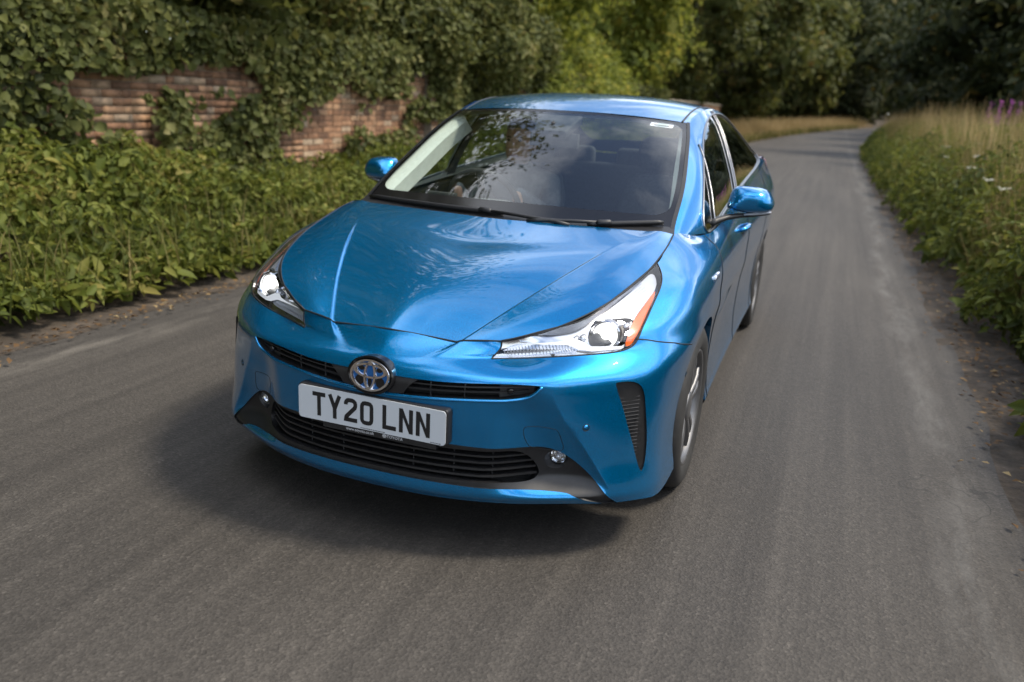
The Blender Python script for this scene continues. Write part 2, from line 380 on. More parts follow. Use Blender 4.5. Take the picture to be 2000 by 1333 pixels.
def bonnet_net():
    front = [(0,.125,.70),(.15,.137,.697),(.236,.149,.689),(.363,.178,.701)]
    C_ = [(.25,.756),(.37,.803),(.51,.843),(.64,.872),(.745,.8915),(.80,.908),(.87,.930),(.95,.957)]
    Rg = [(.305,.26,.740),(.355,.37,.790),(.42,.51,.842),(.473,.635,.880),(.515,.745,.9085),(.533,.800,.920),(.562,.885,.937),(.60,1.02,.960)]
    Ed = [(.489,.264,.740),(.579,.345,.776),(.650,.505,.833),(.680,.635,.865),(.702,.750,.892),(.702,.810,.9065),(.702,.900,.927),(.700,1.04,.955)]
    def row(c, r, e):
        c = np.array(c); r = np.array(r); e = np.array(e); out = []
        for t in (0, .35, .70): out.append(c + (r - c) * t)
        out.append(r)
        for t in (.5, 1):
            q = r + (e - r) * t
            if t == .5: q = q + np.array((0, 0, .006))
            out.append(q)
        return out
    def fit(P, deg, ys):
        P = np.array(P); t = P[:, 1]; return np.column_stack([np.polyval(np.polyfit(t, P[:, 0], deg), ys), ys, np.polyval(np.polyfit(t, P[:, 2], deg), ys)])
    w = np.linspace(0, 1, 13)[1:]
    Rr = [(.236,.149,.6915)] + Rg; Rs = fit(Rr, 3, .149 + (1.02 - .149)*w)
    Es = np.array([np.interp(np.linspace(0, 1, 13)[1:], np.linspace(0, 1, 33), [0]*33)]*0) if False else None
    E0 = np.array([(.363,.178,.701)] + Ed); ke = np.concatenate([[0], np.cumsum(np.linalg.norm(np.diff(E0, axis=0), axis=1))]); te = ke[-1]*w
    Es = np.column_stack([np.polyval(np.polyfit(ke, E0[:, c], 5), te) for c in range(3)])
    Es[-1] = E0[-1]
    C0 = np.array([(.125,.70)] + C_); yc = .125 + (.95 - .125)*w
    lo = np.polyfit(C0[:6, 0], C0[:6, 1], 3); kick = lambda y: np.where(y > .76, (y - .76)*.115*np.clip((y - .76)/.03, 0, 1), 0)
    zc = np.polyval(lo, np.minimum(yc, .76)) + np.clip(yc - .76, 0, None)*(.957 - np.polyval(lo, .76))/.19
    rows = [row((0,.125,.70), (.236,.149,.6915), (.363,.178,.701))] + [row((0, y, z), r, e) for y, z, r, e in zip(yc, zc, Rs, Es)]
    R = np.array(rows)
    R[0, 1:3, 2] += .0015; R[0, 4, 2] -= .005
    return R
def screen_net():
    side = [(.700,1.06,.930),(.688,1.127,.966),(.679,1.268,1.044),(.661,1.439,1.133),(.633,1.608,1.228),(.610,1.735,1.292),(.581,1.867,1.351)]
    cen = [(.965,.935),(1.03,.972),(1.17,1.06),(1.33,1.16),(1.50,1.256),(1.62,1.319),(1.745,1.378)]
    R = []
    for s, (cy, cz) in zip(side, cen):
        row = []
        for t in (0, .3, .55, .78, .92, 1):
            x = s[0] * t; k = t**2.3
            row.append((x, cy + (s[1] - cy) * k, cz + (s[2] - cz) * k))
        R.append(row)
    return np.array(R)
RAIL = [(.700,1.06,.932),(.688,1.127,.966),(.679,1.268,1.044),(.661,1.439,1.133),(.633,1.608,1.228),(.581,1.867,1.351),(.585,2.10,1.402),(.592,2.40,1.42),(.595,2.80,1.405),(.60,3.2,1.35),(.605,3.6,1.265),(.62,4.0,1.165),(.65,4.26,1.115)]
BELT = [(.722,1.10,.935),(.735,1.17,.936),(.752,1.25,.933),(.775,1.35,.927),(.790,1.44,.926),(.802,1.75,.955),(.804,2.10,.979),(.803,2.45,1.0),(.802,2.80,1.02),(.80,3.2,1.052),(.792,3.6,1.085),(.77,4.0,1.105),(.722,4.26,1.111)]
def side_net():
    R = []
    for t, b in ((0, 0), (.12, .012), (.5, .030), (.85, .022), (1, 0)):
        row = []
        for a, c in zip(BELT, RAIL):
            a = np.array(a); c = np.array(c); q = a + (c - a) * t; q[0] += b * min(1, np.linalg.norm(c - a) / .3); row.append(q)
        R.append(row)
    return np.array(R)
def roof_net():
    rail = [(.581,1.867,1.351),(.585,2.10,1.402),(.592,2.40,1.42),(.595,2.80,1.405),(.60,3.2,1.35),(.605,3.6,1.265),(.62,4.0,1.165),(.65,4.26,1.115),(.60,4.44,1.062)]
    cen = [(1.745,1.378),(2.02,1.434),(2.38,1.468),(2.80,1.460),(3.2,1.412),(3.62,1.33),(4.05,1.22),(4.36,1.135),(4.525,1.052)]
    R = []
    for s, (cy, cz) in zip(rail, cen):
        row = []
        for t in (0, .3, .55, .78, .93, 1):
            k = t**2.6
            row.append((s[0]*t, cy + (s[1]-cy)*k, cz + (s[2]-cz)*k))
        R.append(row)
    return np.array(R)
SB = Surf(body_net(), disp=fin_disp)
SH = Surf(bonnet_net(), ubreak=(3,), c2v=True, disp=bonnet_disp)
SW = Surf(screen_net(), c2v=True)
SS = Surf(side_net(), sym=False)
SR = Surf(roof_net(), c2v=True)
# outlines of lamps, vents, windows and shut lines in car coordinates (metres)
HL_OUTER = [(0.702, 0.758, 0.89), (0.721, 0.728, 0.873), (0.738, 0.679, 0.851), (0.743, 0.628, 0.83), (0.741, 0.556, 0.8), (0.739, 0.482, 0.767), (0.735, 0.423, 0.737), (0.731, 0.388, 0.708), (0.725, 0.374, 0.694), (0.709, 0.352, 0.684), (0.675, 0.32, 0.677), (0.616, 0.278, 0.673), (0.545, 0.237, 0.666), (0.433, 0.195, 0.653), (0.337, 0.147, 0.65), (0.36, 0.177, 0.699)]
BUMPER_LINE = [(0.729, 0.387, 0.711), (0.783, 0.446, 0.697), (0.83, 0.521, 0.68), (0.868, 0.648, 0.649)]
VENT = [(0.703, 0.264, 0.599), (0.717, 0.279, 0.6), (0.74, 0.303, 0.599), (0.758, 0.321, 0.592), (0.773, 0.335, 0.575), (0.781, 0.344, 0.549), (0.791, 0.349, 0.484), (0.799, 0.355, 0.416), (0.802, 0.355, 0.349), (0.802, 0.346, 0.312), (0.798, 0.334, 0.295), (0.793, 0.327, 0.3), (0.778, 0.316, 0.346), (0.753, 0.294, 0.439), (0.729, 0.279, 0.522), (0.708, 0.265, 0.579)]
TOW = [(0.464, 0.121, 0.454), (0.47, 0.125, 0.46), (0.502, 0.142, 0.461), (0.551, 0.161, 0.456), (0.561, 0.166, 0.448), (0.571, 0.181, 0.41), (0.576, 0.189, 0.386), (0.569, 0.19, 0.373), (0.523, 0.171, 0.376), (0.482, 0.141, 0.388), (0.473, 0.133, 0.404), (0.464, 0.123, 0.432)]
SENSORS = [(0.639, 0.199, 0.463), (0.856, 0.675, 0.533)]
DOOR_FRONT = [(0.815, 1.333, 0.901), (0.853, 1.24, 0.86), (0.873, 1.242, 0.793), (0.874, 1.313, 0.726), (0.853, 1.624, 0.544), (0.844, 1.734, 0.392)]
BADGE = [(0.869, 1.078, 0.807)]
AMBER = [(0.698, 0.363, 0.689), (0.7, 0.389, 0.723), (0.701, 0.437, 0.752), (0.709, 0.485, 0.773), (0.727, 0.633, 0.826), (0.734, 0.584, 0.802), (0.73, 0.488, 0.76), (0.724, 0.408, 0.718), (0.718, 0.386, 0.696), (0.711, 0.375, 0.689)]
BAND = [(0.614, 0.404, 0.773), (0.639, 0.472, 0.799), (0.664, 0.563, 0.824), (0.685, 0.685, 0.855), (0.694, 0.717, 0.86), (0.708, 0.714, 0.852), (0.726, 0.657, 0.826), (0.715, 0.561, 0.793), (0.702, 0.477, 0.763), (0.701, 0.451, 0.751), (0.687, 0.453, 0.76), (0.636, 0.402, 0.759), (0.59, 0.361, 0.755)]
BLADE = [(0.407, 0.222, 0.69), (0.516, 0.273, 0.697), (0.539, 0.292, 0.711), (0.553, 0.296, 0.709), (0.593, 0.307, 0.694), (0.608, 0.31, 0.687), (0.684, 0.36, 0.685), (0.697, 0.375, 0.695), (0.69, 0.433, 0.747), (0.698, 0.448, 0.751), (0.705, 0.405, 0.719), (0.698, 0.372, 0.684), (0.68, 0.353, 0.677), (0.579, 0.287, 0.675), (0.556, 0.282, 0.686), (0.528, 0.274, 0.692), (0.407, 0.222, 0.687)]
BOWL = [(0.584, 0.339, 0.724), (0.598, 0.369, 0.743), (0.636, 0.407, 0.748), (0.681, 0.456, 0.753), (0.687, 0.418, 0.726), (0.689, 0.383, 0.698), (0.676, 0.367, 0.685), (0.613, 0.324, 0.685), (0.594, 0.323, 0.699)]
PROJ = [(0.63, 0.377, 0.715)]
TURN = [(0.351, 0.189, 0.657), (0.359, 0.199, 0.671), (0.408, 0.227, 0.684), (0.516, 0.275, 0.69), (0.558, 0.287, 0.682), (0.575, 0.291, 0.673), (0.479, 0.247, 0.657), (0.352, 0.188, 0.647)]
DLO = [(0.782, 1.385, 0.925), (0.767, 1.34, 0.95), (0.75, 1.383, 1.014), (0.712, 1.551, 1.132), (0.66, 1.825, 1.257), (0.628, 2.034, 1.34), (0.617, 2.211, 1.381), (0.614, 2.41, 1.395), (0.62, 2.605, 1.388), (0.647, 2.699, 1.353), (0.68, 2.77, 1.302), (0.719, 2.827, 1.231), (0.756, 2.838, 1.154), (0.768, 2.63, 1.122), (0.78, 2.432, 1.08), (0.786, 2.259, 1.053), (0.792, 1.862, 0.999), (0.796, 1.533, 0.933)]
QUARTER = [(0.691, 1.703, 1.195), (0.737, 1.615, 1.102), (0.774, 1.53, 1.006)]
BPILLAR = [(0.624, 2.358, 1.383), (0.69, 2.265, 1.278), (0.737, 2.243, 1.18), (0.781, 2.181, 1.065)]
# ---------------------------------------------------------------- trimming panels out of a surface
def resample(poly, step, closed=True):
    P = [np.array(p, float) for p in poly]
    if closed: P = P + [P[0]]
    out = []
    for a, b in zip(P[:-1], P[1:]):
        n = max(1, int(np.ceil(np.linalg.norm(b - a) / step)))
        for k in range(n): out.append(a + (b - a) * k / n)
    if not closed: out.append(P[-1])
    return np.array(out)
def smooth_poly(poly, it=2, closed=True, keep=()):
    """Chaikin corner cutting except at kept indices (first round only)"""
    P = [np.array(p, float) for p in poly]
    fl = [i in keep for i in range(len(P))]
    for _ in range(it):
        Q = []; G = []; n = len(P)
        rng = range(n) if closed else range(n)
        for i in rng:
            if fl[i] or (not closed and i in (0, n-1)): Q.append(P[i]); G.append(True); continue
            a, b, c = P[i-1], P[i], P[(i+1) % n]
            Q.append(b + (a - b) * .25); G.append(False); Q.append(b + (c - b) * .25); G.append(False)
        P, fl = Q, G
    return np.array(P)
def inside(poly, pts):
    x, y = pts[:, 0], pts[:, 1]; r = np.zeros(len(pts), bool); n = len(poly); j = n - 1
    for i in range(n):
        xi, yi = poly[i]; xj, yj = poly[j]
        c = ((yi > y) != (yj > y)) & (x < (xj - xi) * (y - yi) / (yj - yi + 1e-15) + xi); r ^= c; j = i
    return r
def trim(S, polys, us, vs, rest='rest', step=.01, lines=()):
    """polys: list of (name, uv polygon), first hit wins. returns {name: (uv array, tri list)}"""
    U0, U1, V0, V1 = us[0], us[-1], vs[0], vs[-1]
    segs = [[(U0, V0), (U1, V0), (U1, V1), (U0, V1)]] + [p for _, p in polys]
    V = []; E = []
    for s in segs:
        q = resample(s, step); q[:, 0] = np.clip(q[:, 0], U0, U1); q[:, 1] = np.clip(q[:, 1], V0, V1)
        k = len(V); n = len(q); V += q.tolist(); E += [(k+i, k+(i+1) % n) for i in range(n)]
    for s in lines:
        q = resample(s, step, False); k = len(V); V += q.tolist(); E += [(k+i, k+i+1) for i in range(len(q)-1)]
    B = np.array(V)
    uu, vv = np.meshgrid(us, vs); G = np.column_stack([uu.ravel(), vv.ravel()])
    du = np.gradient(us)[np.tile(np.arange(len(us)), len(vs))]; dv = np.gradient(vs)[np.repeat(np.arange(len(vs)), len(us))]
    keep = np.ones(len(G), bool); lim = .45 * np.minimum(du, dv); lim = np.minimum(lim, step)
    for i in range(0, len(G), 2000):
        d = np.sqrt(((G[i:i+2000, None, :] - B[None, :, :])**2).sum(2)).min(1); keep[i:i+2000] = d > lim[i:i+2000]
    G = G[keep]
    pts = [Vector(p) for p in V] + [Vector(p) for p in G.tolist()]
    r = delaunay_2d_cdt(pts, E, [], 0, 1e-6)
    P = np.array([tuple(p) for p in r[0]]); F = np.array([f for f in r[2]])
    c = P[F].mean(1); done = np.zeros(len(F), bool); out = {}
    ok = (c[:, 0] > U0) & (c[:, 0] < U1) & (c[:, 1] > V0) & (c[:, 1] < V1)
    def take(m):
        f = F[m]; ids, inv = np.unique(f, return_inverse=True); return P[ids], inv.reshape(-1, 3)
    for name, poly in polys:
        m = inside(np.array(poly), c) & ~done & ok
        if name in out: m = m
        done |= m
        if m.any(): out[name] = take(m)
    m = ~done & ok
    if m.any(): out[rest] = take(m)
    return out
def panel(S, uvf, name, mat, parent, both=False, side=1, off=0.0):
    """a mesh object from trimmed uv; both: joins the mirror image; side=-1: mirror only"""
    uv, f = uvf; v = S.ev(uv[:, 0], uv[:, 1], off); n = S.nrm(uv[:, 0], uv[:, 1]); f = [tuple(q) for q in f]
    # orient so faces look outwards
    a = v[f[0][1]] - v[f[0][0]]; b = v[f[0][2]] - v[f[0][0]]
    if np.dot(np.cross(a, b), n[f[0][0]]) < 0: f = [tuple(reversed(q)) for q in f]
    mv, mf = mirror(v, f); mn = n.copy(); mn[:, 0] *= -1
    if both:
        k = len(v); v = np.vstack([v, mv]); f = f + [tuple(i + k for i in q) for q in mf]; n = np.vstack([n, mn])
        z = {}; idx = np.arange(len(v))
        c = np.where(np.abs(v[:, 0]) < 1e-6)[0]
        for i in c:
            key = (round(v[i, 1], 5), round(v[i, 2], 5)); idx[i] = z.setdefault(key, i)
        f = [q for q in (tuple(int(idx[i]) for i in q) for q in f) if len(set(q)) == 3]
        n[c, 0] = 0
    elif side < 0: v, f, n = mv, mf, mn
    return mk(name, v, f, mat, parent, True, n)
def line_on(S, uv, off=0.0):
    uv = np.array(uv); return S.ev(uv[:, 0], uv[:, 1], off)
def gap(mb, S, uv, r=.0022, closed=False, off=-.0004, step=.012):
    """dark joint laid along a line on the surface, into mb"""
    q = resample(uv, step, closed); p = line_on(S, q, off)
    if closed: mb.ring(p, r, 6)
    else: mb.tube(p, r, 6)
def flange(mb, S, uv, depth, closed=True, step=.012, o0=0.0, inset=0.0):
    q = resample(uv, step, closed); a = line_on(S, q, o0); b = line_on(S, q, o0 - depth)
    mb.strip(a, b, closed)
# ================================================================ the car
car = empty('car', (0, 2.3, 0))
tag(car, 'glossy blue hatchback car with its headlamps lit driving down the lane', 'car')
def P_(o):
    """part of the car, modelled in world metres"""
    o.parent = car; o.matrix_parent_inverse = Matrix.Identity(4) if o.type == 'EMPTY' else Matrix.Translation((0, -2.3, 0)); return o
def sub(o, p):
    o.parent = p; o.matrix_parent_inverse = Matrix.Translation((0, -2.3, 0)) if p.type == 'EMPTY' else Matrix.Identity(4); return o
world_sub = sub
V9 = SB.V
# ---- outlines on the lower body
hl_o = SB.near(HL_OUTER)
top_edge = [(u, V9) for u in np.linspace(hl_o[-1][0], SB.near([(.702,.758,.890)])[0][0], 14)]
# outline closed: inner top -> along bonnet edge -> tip -> outer -> bottom -> inner bottom
HLP = [tuple(p) for p in top_edge] + list(smooth_poly([hl_o[0]] + hl_o[1:-1], 2, closed=False, keep=(0, 14)))
HLP = [tuple(p) for p in HLP]
gr_top = [(0,.592),(.12,.590),(.22,.592),(.30,.596),(.40,.602),(.47,.603),(.516,.600)]
gr_bot = [(.500,.578),(.478,.562),(.44,.553),(.365,.549),(.232,.541),(.124,.534),(0,.529)]
GRP = [(0, SB.xz([(0.001,.592)])[0][1])] + SB.xz(gr_top[1:]) + SB.xz(gr_bot[:-1]) + [(0, SB.xz([(0.001,.529)])[0][1])]
GRP = [tuple(p) for p in smooth_poly(GRP, 2, closed=False, keep=(6,))]
it_top = [(0,.401),(.15,.399),(.294,.394),(.40,.391),(.472,.390),(.519,.388),(.555,.377),(.59,.355),(.628,.323),(.664,.287),(.702,.249),(.741,.207)]
it_bot = [(.70,.206),(.668,.214),(.615,.240),(.59,.246),(.488,.254),(.376,.258),(.30,.260),(.2,.263),(0,.264)]
ITP = [(0, SB.xz([(0.001,.401)])[0][1])] + SB.xz(it_top[1:]) + SB.xz(it_bot[:-1]) + [(0, SB.xz([(0.001,.264)])[0][1])]
ITP[11] = (ITP[11][0], 0.0); ITP[12] = (ITP[12][0], 0.0); 
ITP = [tuple(p) for p in smooth_poly(ITP, 2, closed=False, keep=(11, 12))]
VTP = [tuple(p) for p in smooth_poly(SB.near(VENT), 2)]
ARC_F, ARC_R, WR = (.945, .318), (3.645, .318), .318
def arch(c, r):
    pts = []
    for a in np.linspace(-28, 208, 50):
        y = c[0] + r * math.cos(math.radians(a)); z = c[1] + r * math.sin(math.radians(a)); pts.append((y, max(z, .17)))
    return pts
def arch_uv(c, r):
    uv = SB.yz([p for p in arch(c, r) if p[1] > .215]); return [(uv[0][0], 0.0)] + uv + [(uv[-1][0], 0.0)]
AFP, ARP = arch_uv(ARC_F, .352), arch_uv(ARC_R, .352)
bl = SB.near(BUMPER_LINE)
u_hl = hl_o[-1][0]
u_door0 = SB.yz([(1.31,.25)])[0][0]
d_f = [(1.335,.925),(1.29,.87),(1.275,.79),(1.285,.70),(1.30,.55),(1.325,.35),(1.35,.215)]
d_m = [(2.36,.99),(2.37,.9),(2.38,.75),(2.38,.5),(2.37,.3),(2.36,.215)]
d_r = [(3.42,1.05),(3.45,.95),(3.42,.82),(3.33,.68),(3.26,.55),(3.23,.40),(3.20,.28),(3.18,.215)]
LF, LM, LR = SB.yz(d_f), SB.yz(d_m), SB.yz(d_r)
def up(L): return [(L[0][0], V9 + .05)] + L + [(L[-1][0], -.05)]
u_af = bl[-1][0]
BUM = [(0, -.05), (0, V9 + .05), (u_hl, V9 + .05), hl_o[7]] + bl[1:] + [(u_af, -.05)]
FEN = [(u_hl, V9 + .05), hl_o[7]] + bl[1:] + [(u_af, -.05)] + list(reversed(up(LF)))
FD = up(LF) + list(reversed(up(LM))); RD = up(LM) + list(reversed(up(LR)))
us = np.unique(np.concatenate([np.linspace(0, 1.25, 110), np.linspace(1.25, 2.2, 56), np.linspace(2.2, SB.U, 120)]))
vs_ = np.linspace(0, V9, 68)
T = trim(SB, [('headlight', HLP), ('grille', GRP), ('intake', ITP), ('vent', VTP), ('af', AFP), ('ar', ARP), ('bumper', BUM), ('fender', FEN), ('front_door', FD), ('rear_door', RD)], us, vs_, 'quarter_panel', lines=[SB.xz([(x + d, z) for x, z in zip(FIN_X[1:-1], FIN_Z[1:-1])]) for d in (.0015, -.006)] + [SB.near([(x - d, y, z) for x, y, z in ((.160,.055,.620),(.193,.095,.650),(.215,.120,.670),(.234,.145,.689))]) for d in (0, .009, .018)])
bumper = P_(panel(SB, T['bumper'], 'front_bumper', 'blue_paint', car, both=True))
quarter = P_(panel(SB, T['quarter_panel'], 'rear_body', 'blue_paint', car, both=True))
doors = {}
for s in (1, -1):
    fe = P_(panel(SB, T['fender'], 'fender', 'blue_paint', car, side=s))
    for nm in ('front_door', 'rear_door'): doors[nm, s] = P_(panel(SB, T[nm], nm, 'blue_paint', car, side=s))
    mb = MB(); flange(mb, SB, AFP[1:-1], .035, closed=False); (mb if s > 0 else mb.mirrored()).build('arch_lip', 'blue_paint', None, True).parent = fe
# ---- shut lines
for L_ in (bl, LF, LM, LR):
    for s in (1, -1):
        mbg = MB(); gap(mbg, SB, L_, off=.0002); P_((mbg if s > 0 else mbg.mirrored()).build('panel_gap', 'gap_black', None, True))
# ---- bonnet
SH_us = np.unique(np.concatenate([np.linspace(0, SH.U, 70), SH.ku])); SH_vs = np.linspace(0, SH.V, 90)
TB = trim(SH, [], SH_us, SH_vs, 'bonnet', step=.01, lines=[[(SH.ku[3], 0.), (SH.ku[3], SH.V)]] + [SH.near([(np.polyval(RDG_P, y) - d, y, z) for y, z in ((.16,.69),(.27,.742),(.38,.79),(.52,.842),(.64,.88),(.75,.909))]) for d in (.007, .0145)])
bonnet = P_(panel(SH, TB['bonnet'], 'bonnet', 'blue_paint', car, both=True))
mb = MB(); q = [(u, 0) for u in np.linspace(0, SH.U, 60)]; e = [(SH.U, v) for v in np.linspace(0, SH.V, 90)]
a = line_on(SH, q + e[1:], .0004); m = a[::-1].copy(); m[:, 0] *= -1
mb.tube(np.vstack([m[:-1], a]), .0030, 6); sub(mb.build('bonnet_gap', 'gap_black', None, True), bonnet)
# ---- grille
mb = MB(); flange(mb, SB, GRP, .045, closed=False); m2 = mb.mirrored(); mb.add(m2.v, m2.f)
sub(mb.build('grille_rim', 'black_plastic', None, True), bumper)
mb = MB(); k0 = int(np.argmax([p[0] for p in GRP])); lip = [p for p in GRP[k0:]]; lp = line_on(SB, resample(lip, .012, False), -.001); lp[:, 2] -= .003; ml = lp[::-1].copy(); ml[:, 0] *= -1
mb.tube(np.vstack([lp[:-1], ml]), .0058, 10); sub(mb.build('grille_lip', 'blue_paint', None, True), bumper)
g_back = panel(SB, T['grille'], 'grille_back', 'void_black', None, both=True, off=-.042); sub(g_back, bumper)
gu_end = SB.xz([(.50,.590)])[0][0]; gu_in = SB.xz([(.105,.56)])[0][0]
def gr_v(u):   # v range of the grille at u
    P = np.array(resample(GRP, .004, False)); lo = hi = None
    k = np.argmin([abs(p[0]-u) + (0 if i < len(P) // 2 else 9) for i, p in enumerate(P)])
    vs = [p[1] for p in P if abs(p[0] - u) < .008]
    return min(vs), max(vs)
def slat(S, u0, u1, vfun, name, mat, parent, off, h=.005, d=.012, n=40, both=False, side=1):
    us = np.linspace(u0, u1, n); vv = np.array([vfun(u) for u in us])
    ring = [S.ev(us, vv + h/2, off), S.ev(us, vv + h/2, off - d), S.ev(us, vv - h/2, off - d), S.ev(us, vv - h/2, off)]
    v = np.vstack(ring); f = [(r*n + i, r*n + i + 1, ((r+1) % 4)*n + i + 1, ((r+1) % 4)*n + i) for r in range(4) for i in range(n-1)]
    f += [(0, n, 2*n, 3*n), (n-1, 2*n-1, 3*n-1, 4*n-1)]
    mb = MB(); mb.add(v, f)
    if both: m = mb.mirrored(); mb.add(m.v, m.f)
    elif side < 0: mb = mb.mirrored()
    o = mb.build(name, mat, None, False); return sub(o, parent)
for s in (1, -1):
    for fr in (.36, .70):
        slat(SB, gu_in, gu_end - (.02 if fr < .5 else .0), lambda u: gr_v(u)[0] + (gr_v(u)[1] - gr_v(u)[0]) * fr, 'grille_slat', 'black_plastic', bumper, -.014, .0055, .02, side=s)
    for uu in (.19, .30):
        lo, hi = gr_v(uu); p = SB.ev([uu]*8, np.linspace(lo, hi, 8), -.022)
        mb = MB(); mb.tube(p, .003, 6); sub((mb if s > 0 else mb.mirrored()).build('grille_divider', 'black_plastic', None), bumper)
    # solid outer end of the slit with a small round sensor
    us_ = np.linspace(SB.xz([(.40,.575)])[0][0], gu_end - .004, 16); A = []; B = []
    for u in us_:
        lo, hi = gr_v(u); A.append(SB.ev(u, lo + .003, -.020)[0]); B.append(SB.ev(u, hi - .003, -.020)[0])
    mb = MB(); mb.strip(A, B); sub((mb if s > 0 else mb.mirrored()).build('grille_end_panel', 'black_plastic', None, True), bumper)
    pc = SB.ev(*SB.xz([(.432,.577)])[0], -.012)[0]; nn = SB.nrm(*SB.xz([(.432,.577)])[0])[0]
    mb = MB(); mb.tube([pc - nn*.01, pc + nn*.004, pc + nn*.0055], [.0095, .0095, .007], 20); sub((mb if s > 0 else mb.mirrored()).build('grille_sensor', 'gloss_black', None, True), bumper)
# black wing beneath and beside the badge
wing = [(0,.5955),(.075,.5955),(.155,.592),(.135,.575),(.118,.556),(.105,.5375),(.06,.5330),(0,.5305)]
WGP = [(0, SB.xz([(.001, wing[0][1])])[0][1])] + SB.xz(wing[1:-1]) + [(0, SB.xz([(.001, wing[-1][1])])[0][1])]
TW = trim(SB, [('wing', WGP)], np.linspace(0, .2, 30), np.linspace(WGP[-1][1] - .02, WGP[0][1] + .02, 16), 'x', step=.006)
sub(panel(SB, TW['wing'], 'badge_wing', 'black_plastic', None, both=True, off=-.003), bumper)
mb = MB(); flange(mb, SB, WGP, .04, closed=False, o0=-.003); m2 = mb.mirrored(); mb.add(m2.v, m2.f); sub(mb.build('badge_wing_edge', 'black_plastic', None, True), bumper)
# ---- badge
bd = P_(empty('badge'))
BC = Vector((0, .004, .5825)); BR = Matrix.Rotation(math.radians(-8), 3, 'X')
def bpt(a, b, d=0): return BC + BR @ Vector((a, -d, b))
def ell(cx, cy, ra, rb, n=56, d=0): return [bpt(cx + ra*math.cos(2*math.pi*k/n), cy + rb*math.sin(2*math.pi*k/n), d) for k in range(n)]
mb = MB(); n = 56
rings = [ell(0, 0, .082, .062, n, -.03), ell(0, 0, .0805, .060, n, .003), ell(0, 0, .075, .0545, n, .005), ell(0, 0, .0695, .0500, n, .000)]
for A, B in zip(rings[:-1], rings[1:]): mb.strip(A, B, True)
mb.add(ell(0, 0, .0685, .0495, n, 0.0), [tuple(range(n))]); world_sub(mb.build('badge_base', 'gloss_black', None, True), bd)
mb = MB(); mb.add(ell(0, 0, .066, .0465, n, .003), [tuple(range(n))]); world_sub(mb.build('badge_backing', 'emblem_blue', None), bd)
def eband(cx, cy, ra, rb, w, nm, wv=None):
    wv = wv or w; mb = MB(); a = [ell(cx, cy, ra, rb, n, .003), ell(cx, cy, ra - w*.2, rb - wv*.2, n, .0085), ell(cx, cy, ra - w*.8, rb - wv*.8, n, .0085), ell(cx, cy, ra - w, rb - wv, n, .003)]
    for A, B in zip(a[:-1], a[1:]): mb.strip(A, B, True)
    world_sub(mb.build(nm, 'chrome', None, True), bd)
eband(0, 0, .0705, .0510, .0115, 'badge_outer_ring', .0095)
eband(0, .0140, .0590, .0250, .0140, 'badge_cross_ring', .0100)
eband(0, -.0005, .0225, .0460, .0105, 'badge_upright_ring', .0110)
for cx, cy, ra, rb in ((.036, -.019, .0155, .0155), (-.036, -.019, .0155, .0155), (.031, .019, .011, .007), (-.031, .019, .011, .007), (0, -.020, .007, .015)):
    mb = MB(); mb.add(ell(cx, cy, ra, rb, 24, .0036), [tuple(range(24))]); world_sub(mb.build('badge_inlay', 'gloss_black', None), bd)
# ---- lower intake
mb = MB(); flange(mb, SB, ITP, .05, closed=False); m2 = mb.mirrored(); mb.add(m2.v, m2.f); sub(mb.build('intake_rim', 'black_plastic', None, True), bumper)
inner = [(0,.388),(.25,.384),(.40,.380),(.462,.374),(.492,.340),(.512,.300),(.505,.282),(.480,.274),(.40,.274),(.25,.276),(0,.278)]
INP = [(0, SB.xz([(.001,.388)])[0][1])] + SB.xz(inner[1:-1]) + [(0, SB.xz([(.001,.278)])[0][1])]
INP = [tuple(p) for p in smooth_poly(INP, 2, closed=False)]
fog_uv = SB.xz([(.5535,.338)])[0]
FGP = [(fog_uv[0] + .036*math.cos(a), fog_uv[1] + .034*math.sin(a)) for a in np.linspace(0, 2*math.pi, 28, endpoint=False)]
TI = trim(SB, [('inner', INP), ('fog', FGP), ('bezel', ITP)], np.linspace(0, .86, 90), np.linspace(0, .25, 34), 'x', step=.008)
bez = panel(SB, TI['bezel'], 'intake_bezel', 'black_plastic', None, both=True, off=-.007); sub(bez, bumper)
mb = MB(); flange(mb, SB, INP, .05, closed=False, o0=-.007); m2 = mb.mirrored(); mb.add(m2.v, m2.f); sub(mb.build('intake_inner_rim', 'black_plastic', None, True), bumper)
sub(panel(SB, TI['inner'], 'intake_back', 'void_black', None, both=True, off=-.055), bumper)
def in_u(v):
    P = resample(INP, .004, False); c = [p[0] for p in P if abs(p[1] - v) < .006]; return max(c)
vlo, vhi = INP[-1][1], INP[0][1]
for k in range(5):
    v0 = vlo + (vhi - vlo) * (.12 + .19*k)
    slat(SB, 0, in_u(v0) - .004, lambda u: v0, 'intake_slat', 'black_plastic', bumper, -.016, .0065, .03, 60, both=True)
